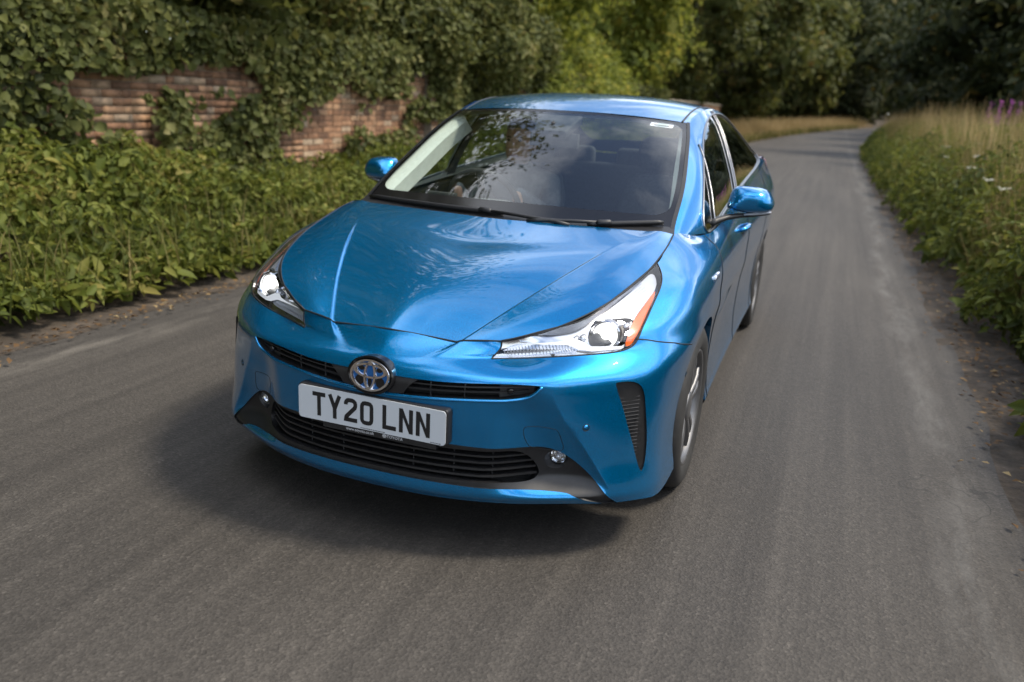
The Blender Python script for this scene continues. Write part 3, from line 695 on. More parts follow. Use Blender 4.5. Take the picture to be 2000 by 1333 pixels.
for s in (1, -1):
    for uu in (.13, .27, .40):
        p = SB.ev([uu]*6, np.linspace(vlo + .003, vhi - .005, 6), -.034); mb = MB(); mb.tube(p, .003, 6)
        sub((mb if s > 0 else mb.mirrored()).build('intake_divider', 'black_plastic', None), bumper)
    c = SB.ev(*fog_uv, -.007)[0]; nn = SB.nrm(*fog_uv)[0]; fwd = Vector((.12, -1, .0)).normalized()
    fl = P_(empty('fog_lamp'))
    cc = Vector(c) + Vector((0, .018, .002))
    mb = MB(); ringA = [SB.ev(*p, -.007)[0] for p in FGP]; q = Vector((1,0,0)); w = Vector((0,0,1))
    ringB = [cc + q*(.027*math.cos(a)) + w*(.027*math.sin(a)) for a in np.linspace(0, 2*math.pi, 28, endpoint=False)]
    mb.strip(ringA, ringB, True); world_sub((mb if s > 0 else mb.mirrored()).build('fog_lamp_bezel', 'black_plastic', None, True), fl)
    mb = MB(); mb.lathe([(.012, .001), (.010, .014), (.004, .021), (.0, .0245)], 'Y', cc, 32)
    world_sub((mb if s > 0 else mb.mirrored()).build('fog_lamp_reflector', 'chrome', None, False), fl)
    mb = MB(); mb.lathe([(-.011, .001), (-.0095, .010), (-.006, .018), (.0, .0245), (.004, .0255)], 'Y', cc, 32)
    world_sub((mb if s > 0 else mb.mirrored()).build('fog_lamp_lens', 'lamp_glass', None, True), fl)
    mb = MB(); mb.lathe([(-.006, .001), (-.005, .006), (.004, .009)], 'Y', cc, 16); world_sub((mb if s > 0 else mb.mirrored()).build('fog_lamp_bulb', 'lens_crystal', None, True), fl)
# ---- towing-eye covers and parking sensors
TOWP = [tuple(p) for p in smooth_poly(SB.near(TOW), 2)]
for s in (1, -1):
    mb = MB(); gap(mb, SB, TOWP, .0011, True, off=-.0003); sub((mb if s > 0 else mb.mirrored()).build('towing_cover_gap', 'gap_black', None, True), bumper)
for k, s3 in enumerate(SENSORS):
    uv = SB.near([s3])[0]; c = Vector(SB.ev(*uv)[0]); nn = Vector(SB.nrm(*uv)[0])
    for s in (1, -1):
        mb = MB(); mb.tube([c - nn*.006, c + nn*.0006], [.0095, .0095], 20); sub((mb if s > 0 else mb.mirrored()).build('parking_sensor', 'blue_paint', None, True), bumper)
        mb = MB(); 
        t1 = nn.orthogonal().normalized(); t2 = nn.cross(t1)
        mb.ring([c + t1*(.0105*math.cos(a)) + t2*(.0105*math.sin(a)) for a in np.linspace(0, 2*math.pi, 24, endpoint=False)], .0012, 6)
        sub((mb if s > 0 else mb.mirrored()).build('parking_sensor_ring', 'gap_black', None, True), bumper)
# ---- corner vents
for s in (1, -1):
    mb = MB(); flange(mb, SB, VTP, .03); sub((mb if s > 0 else mb.mirrored()).build('vent_rim', 'black_plastic', None, True), bumper)
    vu, vv_ = T['vent'][0][:, 0], T['vent'][0][:, 1]; vp = np.array(resample(VTP, .004))
    ulo = np.array([min([q[0] for q in vp if abs(q[1] - w) < .012] or [u]) for u, w in zip(vu, vv_)]); uhi = np.array([max([q[0] for q in vp if abs(q[1] - w) < .012] or [u]) for u, w in zip(vu, vv_)])
    v_off = -.026 + .022*np.clip((vu - ulo)/(uhi - ulo + 1e-6), 0, 1)**.8
    sub(panel(SB, T['vent'], 'vent_insert', 'black_plastic', None, side=s, off=v_off), bumper)
    zz = np.linspace(.545, .33, 19)
    for z in zz:
        t = (.56 - z) / .27; x0 = .722 + .062*t + .004; x1 = .772 + .014*t
        if x1 - x0 < .006: continue
        uv = SB.xz([(x0, z - .004), (x1, z)]); p = SB.ev([uv[0][0], uv[1][0]], [uv[0][1], uv[1][1]], np.array((-.0215, -.0075)))
        mb = MB(); mb.tube(p, .0016, 6); sub((mb if s > 0 else mb.mirrored()).build('vent_rib', 'interior_dark', None), bumper)
# ---- headlights
hl_uv = T['headlight']
def sub_region(out3d, off, us, vs, name, step=.008):
    old = SB.off; SB.off = off
    if hasattr(SB, '_g'): del SB._g
    poly = SB.near(out3d); SB.off = old; del SB._g
    poly = [tuple(p) for p in smooth_poly(poly, 1)]
    t = trim(SB, [('r', poly)], us, vs, 'x', step)['r']; return poly, t
hus = np.linspace(u_hl - .05, top_edge[-1][0] + .1, 90); hvs = np.linspace(SB.kv[7], V9, 44)
R_band = sub_region(BAND, -.02, hus, hvs, 'band'); R_turn = sub_region(TURN, -.025, hus, hvs, 'turn'); R_blade = sub_region(BLADE, -.018, hus, hvs, 'blade'); R_bowl = sub_region(BOWL, -.03, hus, hvs, 'bowl'); R_amb = sub_region(AMBER, -.012, hus, hvs, 'amber')
for s in (1, -1):
    hl = P_(empty('headlight'))
    def hp(o): return world_sub(o, hl)
    def bs(mb, *a, **k): return hp((mb if s > 0 else mb.mirrored()).build(*a, **k))
    hp(panel(SB, hl_uv, 'headlight_lens', 'lamp_glass', None, side=s, off=.0))
    hp(panel(SB, hl_uv, 'headlight_housing', 'lamp_silver', None, side=s, off=-.046))
    mb = MB(); flange(mb, SB, HLP, .05, closed=True, o0=-.001); bs(mb, 'headlight_edge', 'lamp_dark', None, True)
    mb = MB(); gap(mb, SB, HLP, .0028, True); bs(mb, 'headlight_seal', 'gap_black', None, True)
    hp(panel(SB, R_band[1], 'daytime_light_band', 'lamp_white', None, side=s, off=-.02))
    mb = MB(); flange(mb, SB, R_band[0], .026, True, .01, -.02); bs(mb, 'daytime_light_edge', 'lamp_white', None, True)
    # fine ribs across the light band
    P = np.array(R_band[0]); c0, c1 = np.array(SB.near([(.60,.372,.757)])[0]), np.array(SB.near([(.706,.70,.855)])[0]); dv_ = (c1 - c0)/np.linalg.norm(c1 - c0); nv_ = np.array((-dv_[1], dv_[0]))
    for k in range(9):
        q = c0 + nv_*(-.034 + .0085*k) + np.linspace(-.05, np.linalg.norm(c1 - c0), 90)[:, None]*dv_; q = q[inside(P, q)]
        if len(q) < 12: continue
        q = q[:int(len(q)*(.82 - .02*k))]
        mb = MB(); mb.tube(SB.ev(q[::4, 0], q[::4, 1], -.019), .0012, 5); bs(mb, 'light_rib', 'lamp_silver', None)
    hp(panel(SB, R_turn[1], 'turn_signal', 'lens_crystal', None, side=s, off=-.025))
    mb = MB(); flange(mb, SB, R_turn[0], .02, True, .01, -.025); bs(mb, 'turn_signal_edge', 'lamp_silver', None, True)
    P = np.array(R_turn[0])
    for u in np.arange(P[:, 0].min() + .012, P[:, 0].max() - .01, .0095):
        q = np.column_stack([np.full(40, u), np.linspace(P[:, 1].min(), P[:, 1].max(), 40)]); q = q[inside(P, q)]
        if len(q) < 4: continue
        mb = MB(); mb.tube(SB.ev(q[::3, 0], q[::3, 1], -.0245), .0016, 5); bs(mb, 'signal_rib', 'lamp_glass' if False else 'lamp_white', None)
    hp(panel(SB, R_blade[1], 'chrome_blade', 'drl_lit', None, side=s, off=-.018))
    mb = MB(); flange(mb, SB, R_blade[0], .016, True, .008, -.018); bs(mb, 'chrome_blade_edge', 'chrome', None, True)
    hp(panel(SB, R_bowl[1], 'lamp_bowl', 'bowl_dark', None, side=s, off=-.0445))
    hp(panel(SB, R_amb[1], 'amber_reflector', 'amber', None, side=s, off=-.012))
    mb = MB(); flange(mb, SB, R_amb[0], .012, True, .01, -.012); bs(mb, 'amber_reflector_edge', 'lamp_dark', None, True)
    pc = Vector(PROJ[0]) + Vector((.004, -.016, .0)); fw = Vector((.10, -.985, .02)).normalized()
    def disc(prof, nm, mat, sm=True, seg=36):
        mb = MB(); t1 = fw.orthogonal().normalized(); t2 = fw.cross(t1); rows = []
        for d, r in prof: rows.append([pc + fw*d + t1*(r*math.cos(2*math.pi*k/seg)) + t2*(r*math.sin(2*math.pi*k/seg)) for k in range(seg)])
        for A, B in zip(rows[:-1], rows[1:]): mb.strip(A, B, True)
        return bs(mb, nm, mat, None, sm)
    disc([(-.03, .050), (.002, .050), (.007, .047), (.003, .042), (-.02, .038)], 'projector_ring', 'lamp_silver')
    disc([(-.02, .042), (-.004, .040), (.005, .033), (.010, .023), (.013, .011), (.0135, .0005)], 'projector_lens', 'lamp_glass')
    disc([(-.004, .039), (-.012, .026), (-.016, .0005)], 'projector_reflector', 'lamp_glow')
    disc([(-.010, .014), (-.002, .012), (.002, .007), (.003, .0005)], 'projector_bulb', 'lamp_lit')
    # small high-beam module beside the projector
    for (px_, py_, pz_, r_) in ((.572, .318, .706, .011), (.553, .309, .704, .008), (.688, .402, .742, .009), (.667, .395, .746, .008)):
        cc = Vector((px_, py_, pz_)); mb = MB(); mb.lathe([(-.006, .0005), (-.004, r_*.6), (.0, r_), (.02, r_)], 'Y', cc, 20); bs(mb, 'beam_module', 'lens_crystal', None, True)
# ---- number plate
pl = P_(empty('number_plate')); pl['label'] = 'white number plate reading TY20 LNN in black'
PY, PZ, PX = -.002, .4565, .0
def rrect(w, h, r, y, cx=0, cz=0, n=6):
    out = []
    for sx, sz, a0 in ((1,1,0),(-1,1,90),(-1,-1,180),(1,-1,270)):
        for k in range(n+1):
            a = math.radians(a0 + 90*k/n); out.append((cx + sx*(w/2 - r) + r*math.cos(a), y, cz + sz*(h/2 - r) + r*math.sin(a)))
    return out
mb = MB(); mb.poly_prism(rrect(.520, .111, .012, PY, 0, PZ), (0, .0035, 0)); world_sub(mb.build('plate', 'plate_white', None), pl)
mb = MB(); mb.poly_prism(rrect(.527, .118, .012, PY + .0032, .002, PZ + .001), (0, .052, 0)); world_sub(mb.build('plate_holder', 'black_plastic', None, bevel=.003), pl)
mb = MB(); mb.poly_prism(rrect(.40, .020, .003, PY + .001, .03, PZ - .064), (0, .03, 0)); world_sub(mb.build('plate_holder_foot', 'black_plastic', None), pl)
def stroke(pts, w):
    """mitred stroke outline as quads in (a,b)"""
    P = [Vector(p) for p in pts]; L = []; R_ = []
    for i, p in enumerate(P):
        d0 = (P[i] - P[i-1]).normalized() if i > 0 else None; d1 = (P[i+1] - P[i]).normalized() if i < len(P)-1 else None
        if d0 is None: d0 = d1
        if d1 is None: d1 = d0
        n0 = Vector((-d0.y, d0.x)); n1 = Vector((-d1.y, d1.x)); m = (n0 + n1); m.normalize(); k = 1/max(.45, m.dot(n0))
        L.append(p + m*(w/2*k)); R_.append(p - m*(w/2*k))
    return L, R_
GLY = {'T': [[(0,72),(50,72)],[(25,65),(25,0)]], 'Y': [[(25,34),(25,0)],[(6.5,79),(25,34)],[(43.5,79),(25,34)]], 'L': [[(7,79),(7,7),(50,7)]],
       'N': [[(7,0),(7,79)],[(43,0),(43,79)],[(7,75),(43,4)]],
       '0': [[(7 + (0 if k else 0), 0)] for k in ()], '2': [[(7,56),(7,61),(9.5,67),(14,71),(19,72),(31,72),(37,70.5),(41.5,66.5),(43,61),(43,55),(41,49),(9.5,17),(7.5,12),(7,7),(50,7)]]}
z0 = [(7,19),(8.5,13),(12.5,8.5),(19,7),(31,7),(37.5,8.5),(41.5,13),(43,19),(43,60),(41.5,66),(37.5,70.5),(31,72),(19,72),(12.5,70.5),(8.5,66),(7,60)]
def glyph(ch, x0, zb, y):
    mb = MB(); sc = .001
    def put(L, R_, closed=False):
        n = len(L); A = [(x0 + p.x*sc*.95, y, zb + p.y*sc) for p in L]; B = [(x0 + p.x*sc*.95, y, zb + p.y*sc) for p in R_]
        A2 = [(p[0], y - .0005, p[2]) for p in A]; B2 = [(p[0], y - .0005, p[2]) for p in B]
        mb.strip(A2, B2, closed); mb.strip(A, A2, closed); mb.strip(B, B2, closed)
        if not closed: mb.add([A[0], A2[0], B2[0], B[0]], [(0,1,2,3)]); mb.add([A[-1], A2[-1], B2[-1], B[-1]], [(0,1,2,3)])
    if ch == '0':
        P = z0; n = len(P); L = []; R_ = []
        for i in range(n):
            d = (Vector(P[(i+1) % n]) - Vector(P[i-1])).normalized(); m = Vector((-d.y, d.x)); L.append(Vector(P[i]) + m*7); R_.append(Vector(P[i]) - m*7)
        put(L, R_, True)
    else:
        for k, st in enumerate(GLY[ch]):
            L, R_ = stroke(st, 14)
            if ch == 'N' and k == 2:
                y_ = y; a = [(0,79),(14,79),(50,0),(36,0)]; L = [Vector(a[0]), Vector(a[3])]; R_ = [Vector(a[1]), Vector(a[2])]
                mb2 = mb; n0 = len(mb.v); put([Vector((1,78.5)), Vector((37,.5))], [Vector((13.5,78.5)), Vector((49,.5))]); 
                mb.v[n0:] = [(p[0], p[1] + (.00008 if p[1] < y - .0001 else 0), p[2]) for p in mb.v[n0:]]
                continue
            if k > 0: n0 = len(mb.v)
            put(L, R_)
            if k > 0: mb.v[n0:] = [(p[0], p[1] + (.00004*k if p[1] < y - .0001 else 0), p[2]) for p in mb.v[n0:]]
    return mb
x = -.2075
for ch in 'TY20 LNN':
    if ch == ' ': x += .0215; continue
    world_sub(glyph(ch, x, PZ - .0395, PY - .0001).build('plate_character', 'plate_black', None), pl); x += .0578
def text_obj(body, size, loc, rot, mat, parent, name, extrude=.0006):
    cu = bpy.data.curves.new(name, 'FONT'); cu.body = body; cu.size = size; cu.extrude = extrude; cu.align_x = 'CENTER'; cu.resolution_u = 3
    t = bpy.data.objects.new(name, cu); COL.objects.link(t); t.location = loc; t.rotation_euler = rot
    dg = bpy.context.evaluated_depsgraph_get(); me = bpy.data.meshes.new_from_object(t.evaluated_get(dg)); M = t.matrix_basis.copy() if False else Matrix.LocRotScale(Vector(loc), Euler(rot), None)
    me.transform(M); bpy.data.objects.remove(t)
    o = bpy.data.objects.new(name, me); COL.objects.link(o); me.materials.clear(); me.materials.append(MAT[mat]); world_sub(o, parent); return o
HP = math.pi/2
text_obj('www.toyota.co.uk', .0135, (-.035, PY + .0005, PZ - .0675), (HP, 0, 0), 'print_grey', pl, 'holder_lettering')
text_obj('TOYOTA', .0135, (.088, PY + .0005, PZ - .0675), (HP, 0, 0), 'print_grey', pl, 'holder_lettering')
mb = MB()
for (a, b) in ((.0065, .0045),):
    for (cx, cz, ra, rb) in ((.052, PZ - .0635, .007, .005), (.052, PZ - .0625, .0045, .0022), (.052, PZ - .0635, .0022, .0045)):
        mb.ring([(cx + ra*math.cos(t), PY + .0006, cz + rb*math.sin(t)) for t in np.linspace(0, 2*math.pi, 20, endpoint=False)], .0007, 4)
world_sub(mb.build('holder_mark', 'print_grey', None), pl)
for cx, w in ((.01, .085), (.225, .03)):
    mb = MB(); rr = random.Random(4); t = cx - w/2
    while t < cx + w/2:
        l = rr.uniform(.0025, .006); mb.box((t + l/2, PY - .0002, PZ - .0515), (l, .0003, .0026)); t += l + .0016
    world_sub(mb.build('plate_small_print', 'plate_black', None), pl)
# ---- windscreen, cowl and wipers
def rr_uv(u1, v0, v1, r, n=6):
    """half rounded rectangle u in 0..u1"""
    out = [(0, v0)] + [(u1 - r + r*math.cos(a), v0 + r + r*math.sin(a)) for a in np.linspace(-math.pi/2, 0, n)] + [(u1 - r + r*math.cos(a), v1 - r + r*math.sin(a)) for a in np.linspace(0, math.pi/2, n)] + [(0, v1)]
    return out
CLR = rr_uv(SW.U - .036, .150, SW.V - .030, .07)
GLS = [(-.01, -.01), (SW.U - .016, -.01), (SW.U - .016, SW.V + .01), (-.01, SW.V + .01)]
TWs = trim(SW, [('clear', CLR), ('frit', GLS)], np.linspace(0, SW.U, 46), np.linspace(0, SW.V, 56), 'seal', .012)
ws = P_(panel(SW, TWs['clear'], 'windscreen', 'windscreen_glass', None, both=True))
sub(panel(SW, TWs['frit'], 'windscreen_border', 'gloss_black', None, both=True), ws)
for s in (1, -1): sub(panel(SW, TWs['seal'], 'windscreen_trim', 'black_plastic', None, side=s, off=.004), ws)
# cowl under the rear edge of the bonnet
A = SH.ev(np.linspace(0, SH.U, 24), np.full(24, SH.V), -.012); B = SW.ev(np.linspace(0, SW.U, 24), np.full(24, .09), -.002); A0 = A.copy(); A0[:, 1] -= .03; A0[:, 2] -= .03
mb = MB(); mb.strip(A0, A); mb.strip(A, B); m2 = mb.mirrored(); mb.add(m2.v, m2.f); P_(mb.build('cowl_panel', 'black_plastic', None, True))
def sw_pts(pts, off): return SW.ev([p[0] for p in pts], [p[1] for p in pts], off)
def on_screen(x, v, off):
    """point on the screen at signed x"""
    u = abs(x) / SW.ev(SW.U, v)[0][0] * SW.U; p = SW.ev(u, v, off)[0].copy()
    if x < 0: p[0] *= -1
    return Vector(p)
def wiper(b0, b1, hub, piv):
    w = P_(empty('wiper'))
    bl = [on_screen(b0[0] + (b1[0]-b0[0])*t, b0[1] + (b1[1]-b0[1])*t, .016) for t in np.linspace(0, 1, 14)]
    mb = MB(); mb.tube(bl, [.004] + [.008]*12 + [.004], 8, flat=1.3); sub(mb.build('wiper_blade', 'black_plastic', None, True), w)
    bl2 = [p + Vector((0, .004, -.010)) for p in bl]; mb = MB(); mb.tube(bl2, .0035, 6); sub(mb.build('wiper_rubber', 'rubber', None, True), w)
    t = (hub - b0[0]) / (b1[0] - b0[0]); h = on_screen(hub, b0[1] + (b1[1]-b0[1])*t, .022)
    e = on_screen(piv[0], piv[1], .020)
    mb = MB(); mb.tube([e, e + (h - e)*.15 + Vector((0, -.001, .004)), e + (h - e)*.6 + Vector((0, 0, .004)), h], [.008, .008, .007, .006], 8); sub(mb.build('wiper_arm', 'black_plastic', None, True), w)
    mb = MB(); d = (bl[-1] - bl[0]).normalized(); mb.tube([h - d*.03, h - d*.02, h + d*.025, h + d*.032], [.004, .012, .012, .006], 8); sub(mb.build('wiper_joint', 'black_plastic', None, True), w)
wiper((-.650, .068), (.02, .050), -.06, (.30, .012))
wiper((.36, .034), (.640, .088), .42, (.13, .012))
# sticker, camera housing and mirror behind the screen
mbs = MB(); cs = [on_screen(.470 + dx, SW.V - .062 + dv, .0006) for dx, dv in ((-.05,-.018),(.05,-.018),(.05,.018),(-.05,.018))]; mbs.add(cs, [(0,1,2,3)]); sub(mbs.build('windscreen_sticker', 'plate_white', None), ws)
mb = MB(); a = [on_screen(.470 + dx, SW.V - .062 + dv, .0011) for dx, dv in ((-.034,-.007),(.034,-.007),(.034,.000),(-.034,.000))]; mb.add(a, [(0,1,2,3)]); sub(mb.build('sticker_print', 'interior_grey', None), ws)
mb = MB(); mb.add([on_screen(x, v, o) for o in (-.006, -.05) for x, v in ((-.11, SW.V-.03), (.11, SW.V-.03), (.075, SW.V-.20), (-.075, SW.V-.20))], [(0,1,2,3),(4,7,6,5),(0,4,5,1),(1,5,6,2),(2,6,7,3),(3,7,4,0)])
sub(mb.build('camera_housing', 'interior_dark', None, bevel=.01), ws)
# ---- roof, rear glass, side windows
RGP = [(-.01, 1.62), (.40, 1.62), (.47, 1.70), (.50, 1.9), (.51, 2.25), (.49, 2.42), (.40, 2.46), (-.01, 2.46)]
RGP = [tuple(p) for p in smooth_poly(RGP, 2, closed=False)]
TR = trim(SR, [('glass', RGP)], np.linspace(0, SR.U, 36), np.linspace(0, SR.V, 90), 'roof', .02)
roof = P_(panel(SR, TR['roof'], 'roof', 'blue_paint', None, both=True)); P_(panel(SR, TR['glass'], 'rear_window', 'windscreen_glass', None, both=True))
q = [(SR.U - .035, v) for v in np.linspace(0, 1.7, 60)]
for s in (1, -1):
    mb = MB(); mb.tube(line_on(SR, q, -.001), .006, 8, flat=.6); sub((mb if s > 0 else mb.mirrored()).build('roof_drip_strip', 'black_plastic', None, True), roof)
DL = [p[1:] for p in DLO[:8]] + [(2.80,1.386),(3.15,1.328),(3.45,1.248),(3.70,1.150),(3.62,1.112),(3.3,1.092),(2.9,1.068),(2.4,1.035),(1.9,.990),(1.55,.945)]
SS_f = lambda pts: [SS.solve(lambda p, a=a: p[:, [1, 2]] - np.array(a)) for a in pts]
DLP = [tuple(p) for p in smooth_poly(SS_f(DL), 2, keep=(0, 11))]
QT = SS_f([(1.76,1.262)] + [p[1:] for p in QUARTER] + [(1.50,.93)]); BPL = SS_f([(2.38,1.41),(2.36,1.383),(2.30,1.278),(2.255,1.179),(2.215,1.065),(2.20,1.0)])
def band(L, w): return [(u - w, v) for u, v in L] + [(u + w, v) for u, v in reversed(L)]
BPB, QTB = band(BPL, .028), band(QT, .009)
DL_in = None
TS = trim(SS, [('bp', [p for p in BPB]), ('q', QTB), ('glass', DLP)], np.linspace(0, SS.U, 110), np.linspace(0, SS.V, 22), 'frame', .012)
bp_in = inside(np.array(DLP), np.array([[0, 0]]))
for s in (1, -1):
    fr = P_(panel(SS, TS['frame'], 'side_frame', 'blue_paint', None, side=s))
    sub(panel(SS, TS['frame'], 'frame_lining', 'interior_light', None, side=s, off=-.014), fr)
    g = P_(panel(SS, TS['glass'], 'side_window', 'side_glass', None, side=s, off=-.004))
    sub(panel(SS, TS['bp'], 'door_pillar', 'gloss_black', None, side=s), g); sub(panel(SS, TS['q'], 'quarter_light_bar', 'black_plastic', None, side=s), g)
    mb = MB(); p = line_on(SS, resample(DLP, .015), .001); mb.ring(p, .0050, 6); sub((mb if s > 0 else mb.mirrored()).build('window_trim', 'satin_chrome', None, True), fr)
    mb = MB(); mb.tube(line_on(SS, resample(BPB[:len(BPL)], .02, False), .001), .004, 6); mb.tube(line_on(SS, resample(BPB[len(BPL):], .02, False), .001), .004, 6); sub((mb if s > 0 else mb.mirrored()).build('pillar_trim', 'satin_chrome', None, True), g)
    mb = MB(); mb.tube(line_on(SS, resample(QT, .02, False), .002), .0045, 6); sub((mb if s > 0 else mb.mirrored()).build('quarter_light_trim', 'satin_chrome', None, True), g)
# ---- tail lamps and spoiler
for s in (1, -1):
    o = [(.755,4.16,1.105),(.72,4.27,1.12),(.66,4.42,1.10),(.70,4.45,.95),(.76,4.42,.80),(.80,4.36,.78),(.80,4.24,.92),(.79,4.17,1.03)]
    mb = MB(); mb.v = [(x*1.0 + .012, y + .02, z) for x, y, z in o] + [(x - .05, y - .05, z) for x, y, z in o]
    n = len(o); mb.f = [tuple(range(n))] + [(i, n+i, n+(i+1) % n, (i+1) % n) for i in range(n)]
    P_((mb if s > 0 else mb.mirrored()).build('tail_lamp', 'tail_red', None, bevel=.01))
# ---- wheels
def wheel(c, s):
    w = P_(empty('wheel'))
    x0 = .868
    def b(mb, nm, mat, sm=True, **k): return sub((mb if s > 0 else mb.mirrored()).build(nm, mat, None, sm, **k), w)
    cc = (0, c[0], c[1])
    mb = MB(); mb.lathe([(x0-.20,.225),(x0-.212,.25),(x0-.21,.285),(x0-.195,.308),(x0-.17,.317),(x0-.10,.3185),(x0-.04,.317),(x0-.015,.308),(x0-.003,.285),(x0-.001,.262),(x0-.006,.240),(x0-.012,.226),(x0-.018,.219)], 'X', cc, 72); b(mb, 'tyre', 'rubber')
    for k in range(3):
        mb = MB(); mb.lathe([(x0-.075-.04*k+.004,.3195),(x0-.075-.04*k,.3165),(x0-.075-.04*k-.004,.3195)], 'X', cc, 64); b(mb, 'tread_groove', 'void_black')
    mb = MB(); mb.lathe([(x0-.20,.205),(x0-.06,.200),(x0-.030,.205),(x0-.014,.215),(x0-.010,.2215),(x0-.014,.226)], 'X', cc, 72); b(mb, 'rim', 'rim_metal')
    for k in range(10):
        a = 2*math.pi*(k//2)/5 + (.17 if k % 2 else -.17) + .3
        r0, r1 = .045, .208; d = Vector((0, math.cos(a), math.sin(a))); t = Vector((0, -math.sin(a), math.cos(a)))
        C0 = Vector(cc) + Vector((x0 - .030, 0, 0)); mb = MB(); sec = []
        for r, wd_, dx_ in ((r0, .017, -.004), (.11, .014, .004), (.17, .015, .006), (r1, .021, .002)):
            p = C0 + d*r + Vector((dx_, 0, 0)); sec.append([p + t*wd_ + Vector((-.012,0,0)), p + t*wd_*.75 + Vector((.006,0,0)), p - t*wd_*.75 + Vector((.006,0,0)), p - t*wd_ + Vector((-.012,0,0))])
        for A, B in zip(sec[:-1], sec[1:]): mb.strip(A, B, True)
        b(mb, 'spoke', 'rim_metal', True)
    mb = MB(); mb.lathe([(x0-.05,.062),(x0-.028,.060),(x0-.020,.052),(x0-.018,.030),(x0-.017,.001)], 'X', cc, 32); b(mb, 'hub_cap', 'rim_metal')
    mb = MB(); mb.lathe([(x0-.075,.15),(x0-.070,.14),(x0-.070,.03)], 'X', cc, 40); b(mb, 'brake_disc', 'satin_chrome')
    # inner arch liner
    mb = MB(); A = []; B = []
    for a in np.linspace(-15, 195, 30):
        r = .365; y = c[0] + r*math.cos(math.radians(a)); z = max(.2, c[1] + r*math.sin(math.radians(a))); A.append((.865, y, z)); B.append((.50, y, z))
    A = [(.845, p[1], p[2]) for p in A]
    mb.strip(A, B); b(mb, 'arch_liner', 'void_black')
    mb = MB(); mb.add([(.52, c[0]-.38, .18), (.52, c[0]+.38, .18), (.52, c[0]+.38, .72), (.52, c[0]-.38, .72)], [(0,1,2,3)]); b(mb, 'arch_inner', 'void_black', False)
for c in (ARC_F, ARC_R):
    for s in (1, -1): wheel(c, s)
mb = MB(); mb.box((0, 2.3, .205), (1.30, 4.0, .03)); mb.box((0, 2.3, .215), (1.62, 1.95, .03)); P_(mb.build('underbody', 'void_black', None))
mb = MB(); mb.box((0, .62, .50), (1.0, .70, .34)); P_(mb.build('light_blocker', 'void_black', None))  # plain black box added behind the grille to stop light passing through
# ---- door mirrors
for s in (1, -1):
    mr = P_(empty('door_mirror'))
    def b(mb, nm, mat, sm=True, **k): return sub((mb if s > 0 else mb.mirrored()).build(nm, mat, None, sm, **k), mr)
    out = [(.822,1.012),(.828,1.055),(.838,1.098),(.858,1.116),(.915,1.117),(.965,1.112),(.993,1.098),(1.012,1.070),(1.021,1.045),(1.014,1.018),(.99,1.008),(.90,1.002)]
    cx, cz = .925, 1.057
    O = smooth_poly(out, 3); nO = len(O)
    out_dx, out_dz = -.007, -.012      # set back along the door
    def yb(x): return 1.72 - (1.02 - x)*.22
    mb = MB(); rows = []
    for r in (1.0, 1.0, .99, .97, .94, .90, .84, .77, .69, .6, .5, .4, .3, .2, .1, .04):
        row = []
        for x, z in O:
            X = cx + (x - cx)*r; Z = cz + (z - cz)*r; dep = .105*(1 - r**3.0)**.55 + .028
            zc = 1.090 - .085*max(0., (.925 - X)/.105)**1.5 ; lim = .124 - .6*(math.sqrt((Z - zc)**2 + .012**2)) - (Z - zc)*.45
            row.append((X + out_dx, yb(X) - (-.016*math.log(math.exp(-dep/.016) + math.exp(-lim/.016)) if len(rows) else 0.0), Z + out_dz))
        rows.append(row)
    for A, B in zip(rows[:-1], rows[1:]): mb.strip(A, B, True)
    mb.add(rows[-1], [tuple(range(nO))]); b(mb, 'mirror_cap', 'blue_paint', True)
    mb = MB(); mb.add([(p[0]*.98 + cx*.02, p[1] - .004, p[2]*.98 + cz*.02) for p in rows[0]], [tuple(range(nO))]); b(mb, 'mirror_glass', 'chrome', False)
    mb = MB(); mb.tube([(.770,1.50,.950),(.79,1.53,.960),(.83,1.575,.974),(.88,1.615,.982),(.943,1.65,.988),(.998,1.675,.994)], [.026,.020,.016,.013,.011,.006], 10, flat=.8); b(mb, 'mirror_arm', 'black_plastic', True)
    mb = MB(); mb.tube([(.898,1.610,.988),(.943,1.637,.992),(.983,1.66,.997),(1.005,1.675,1.001)], [.004,.006,.006,.003], 8); b(mb, 'mirror_indicator', 'lamp_white', True)
# ---- door handles and fender badge
for s in (1, -1):
    for y, z, nm in ((2.12, .865, 'front_door'), (3.12, .895, 'rear_door')):
        pts = [(SB.ev(*SB.yz([(y + d, z)])[0], o)[0]) for d, o in ((-.10, -.003), (-.085, .018), (-.03, .030), (.05, .030), (.09, .018), (.105, -.003))]
        mb = MB(); mb.tube(pts, [.010,.012,.014,.014,.012,.010], 10); o = (mb if s > 0 else mb.mirrored()).build('door_handle', 'blue_paint', None, True); sub(o, doors[nm, s])
    uv = SB.yz([(1.10,.80)])[0]; pp = SB.ev(*uv, .001)[0]
    fb = P_(empty('fender_badge'))
    text_obj('HYBRID', .036, (s*(pp[0] + .0005), 1.11, .788), (HP, 0, s*HP), 'chrome', fb, 'badge_lettering', .003)
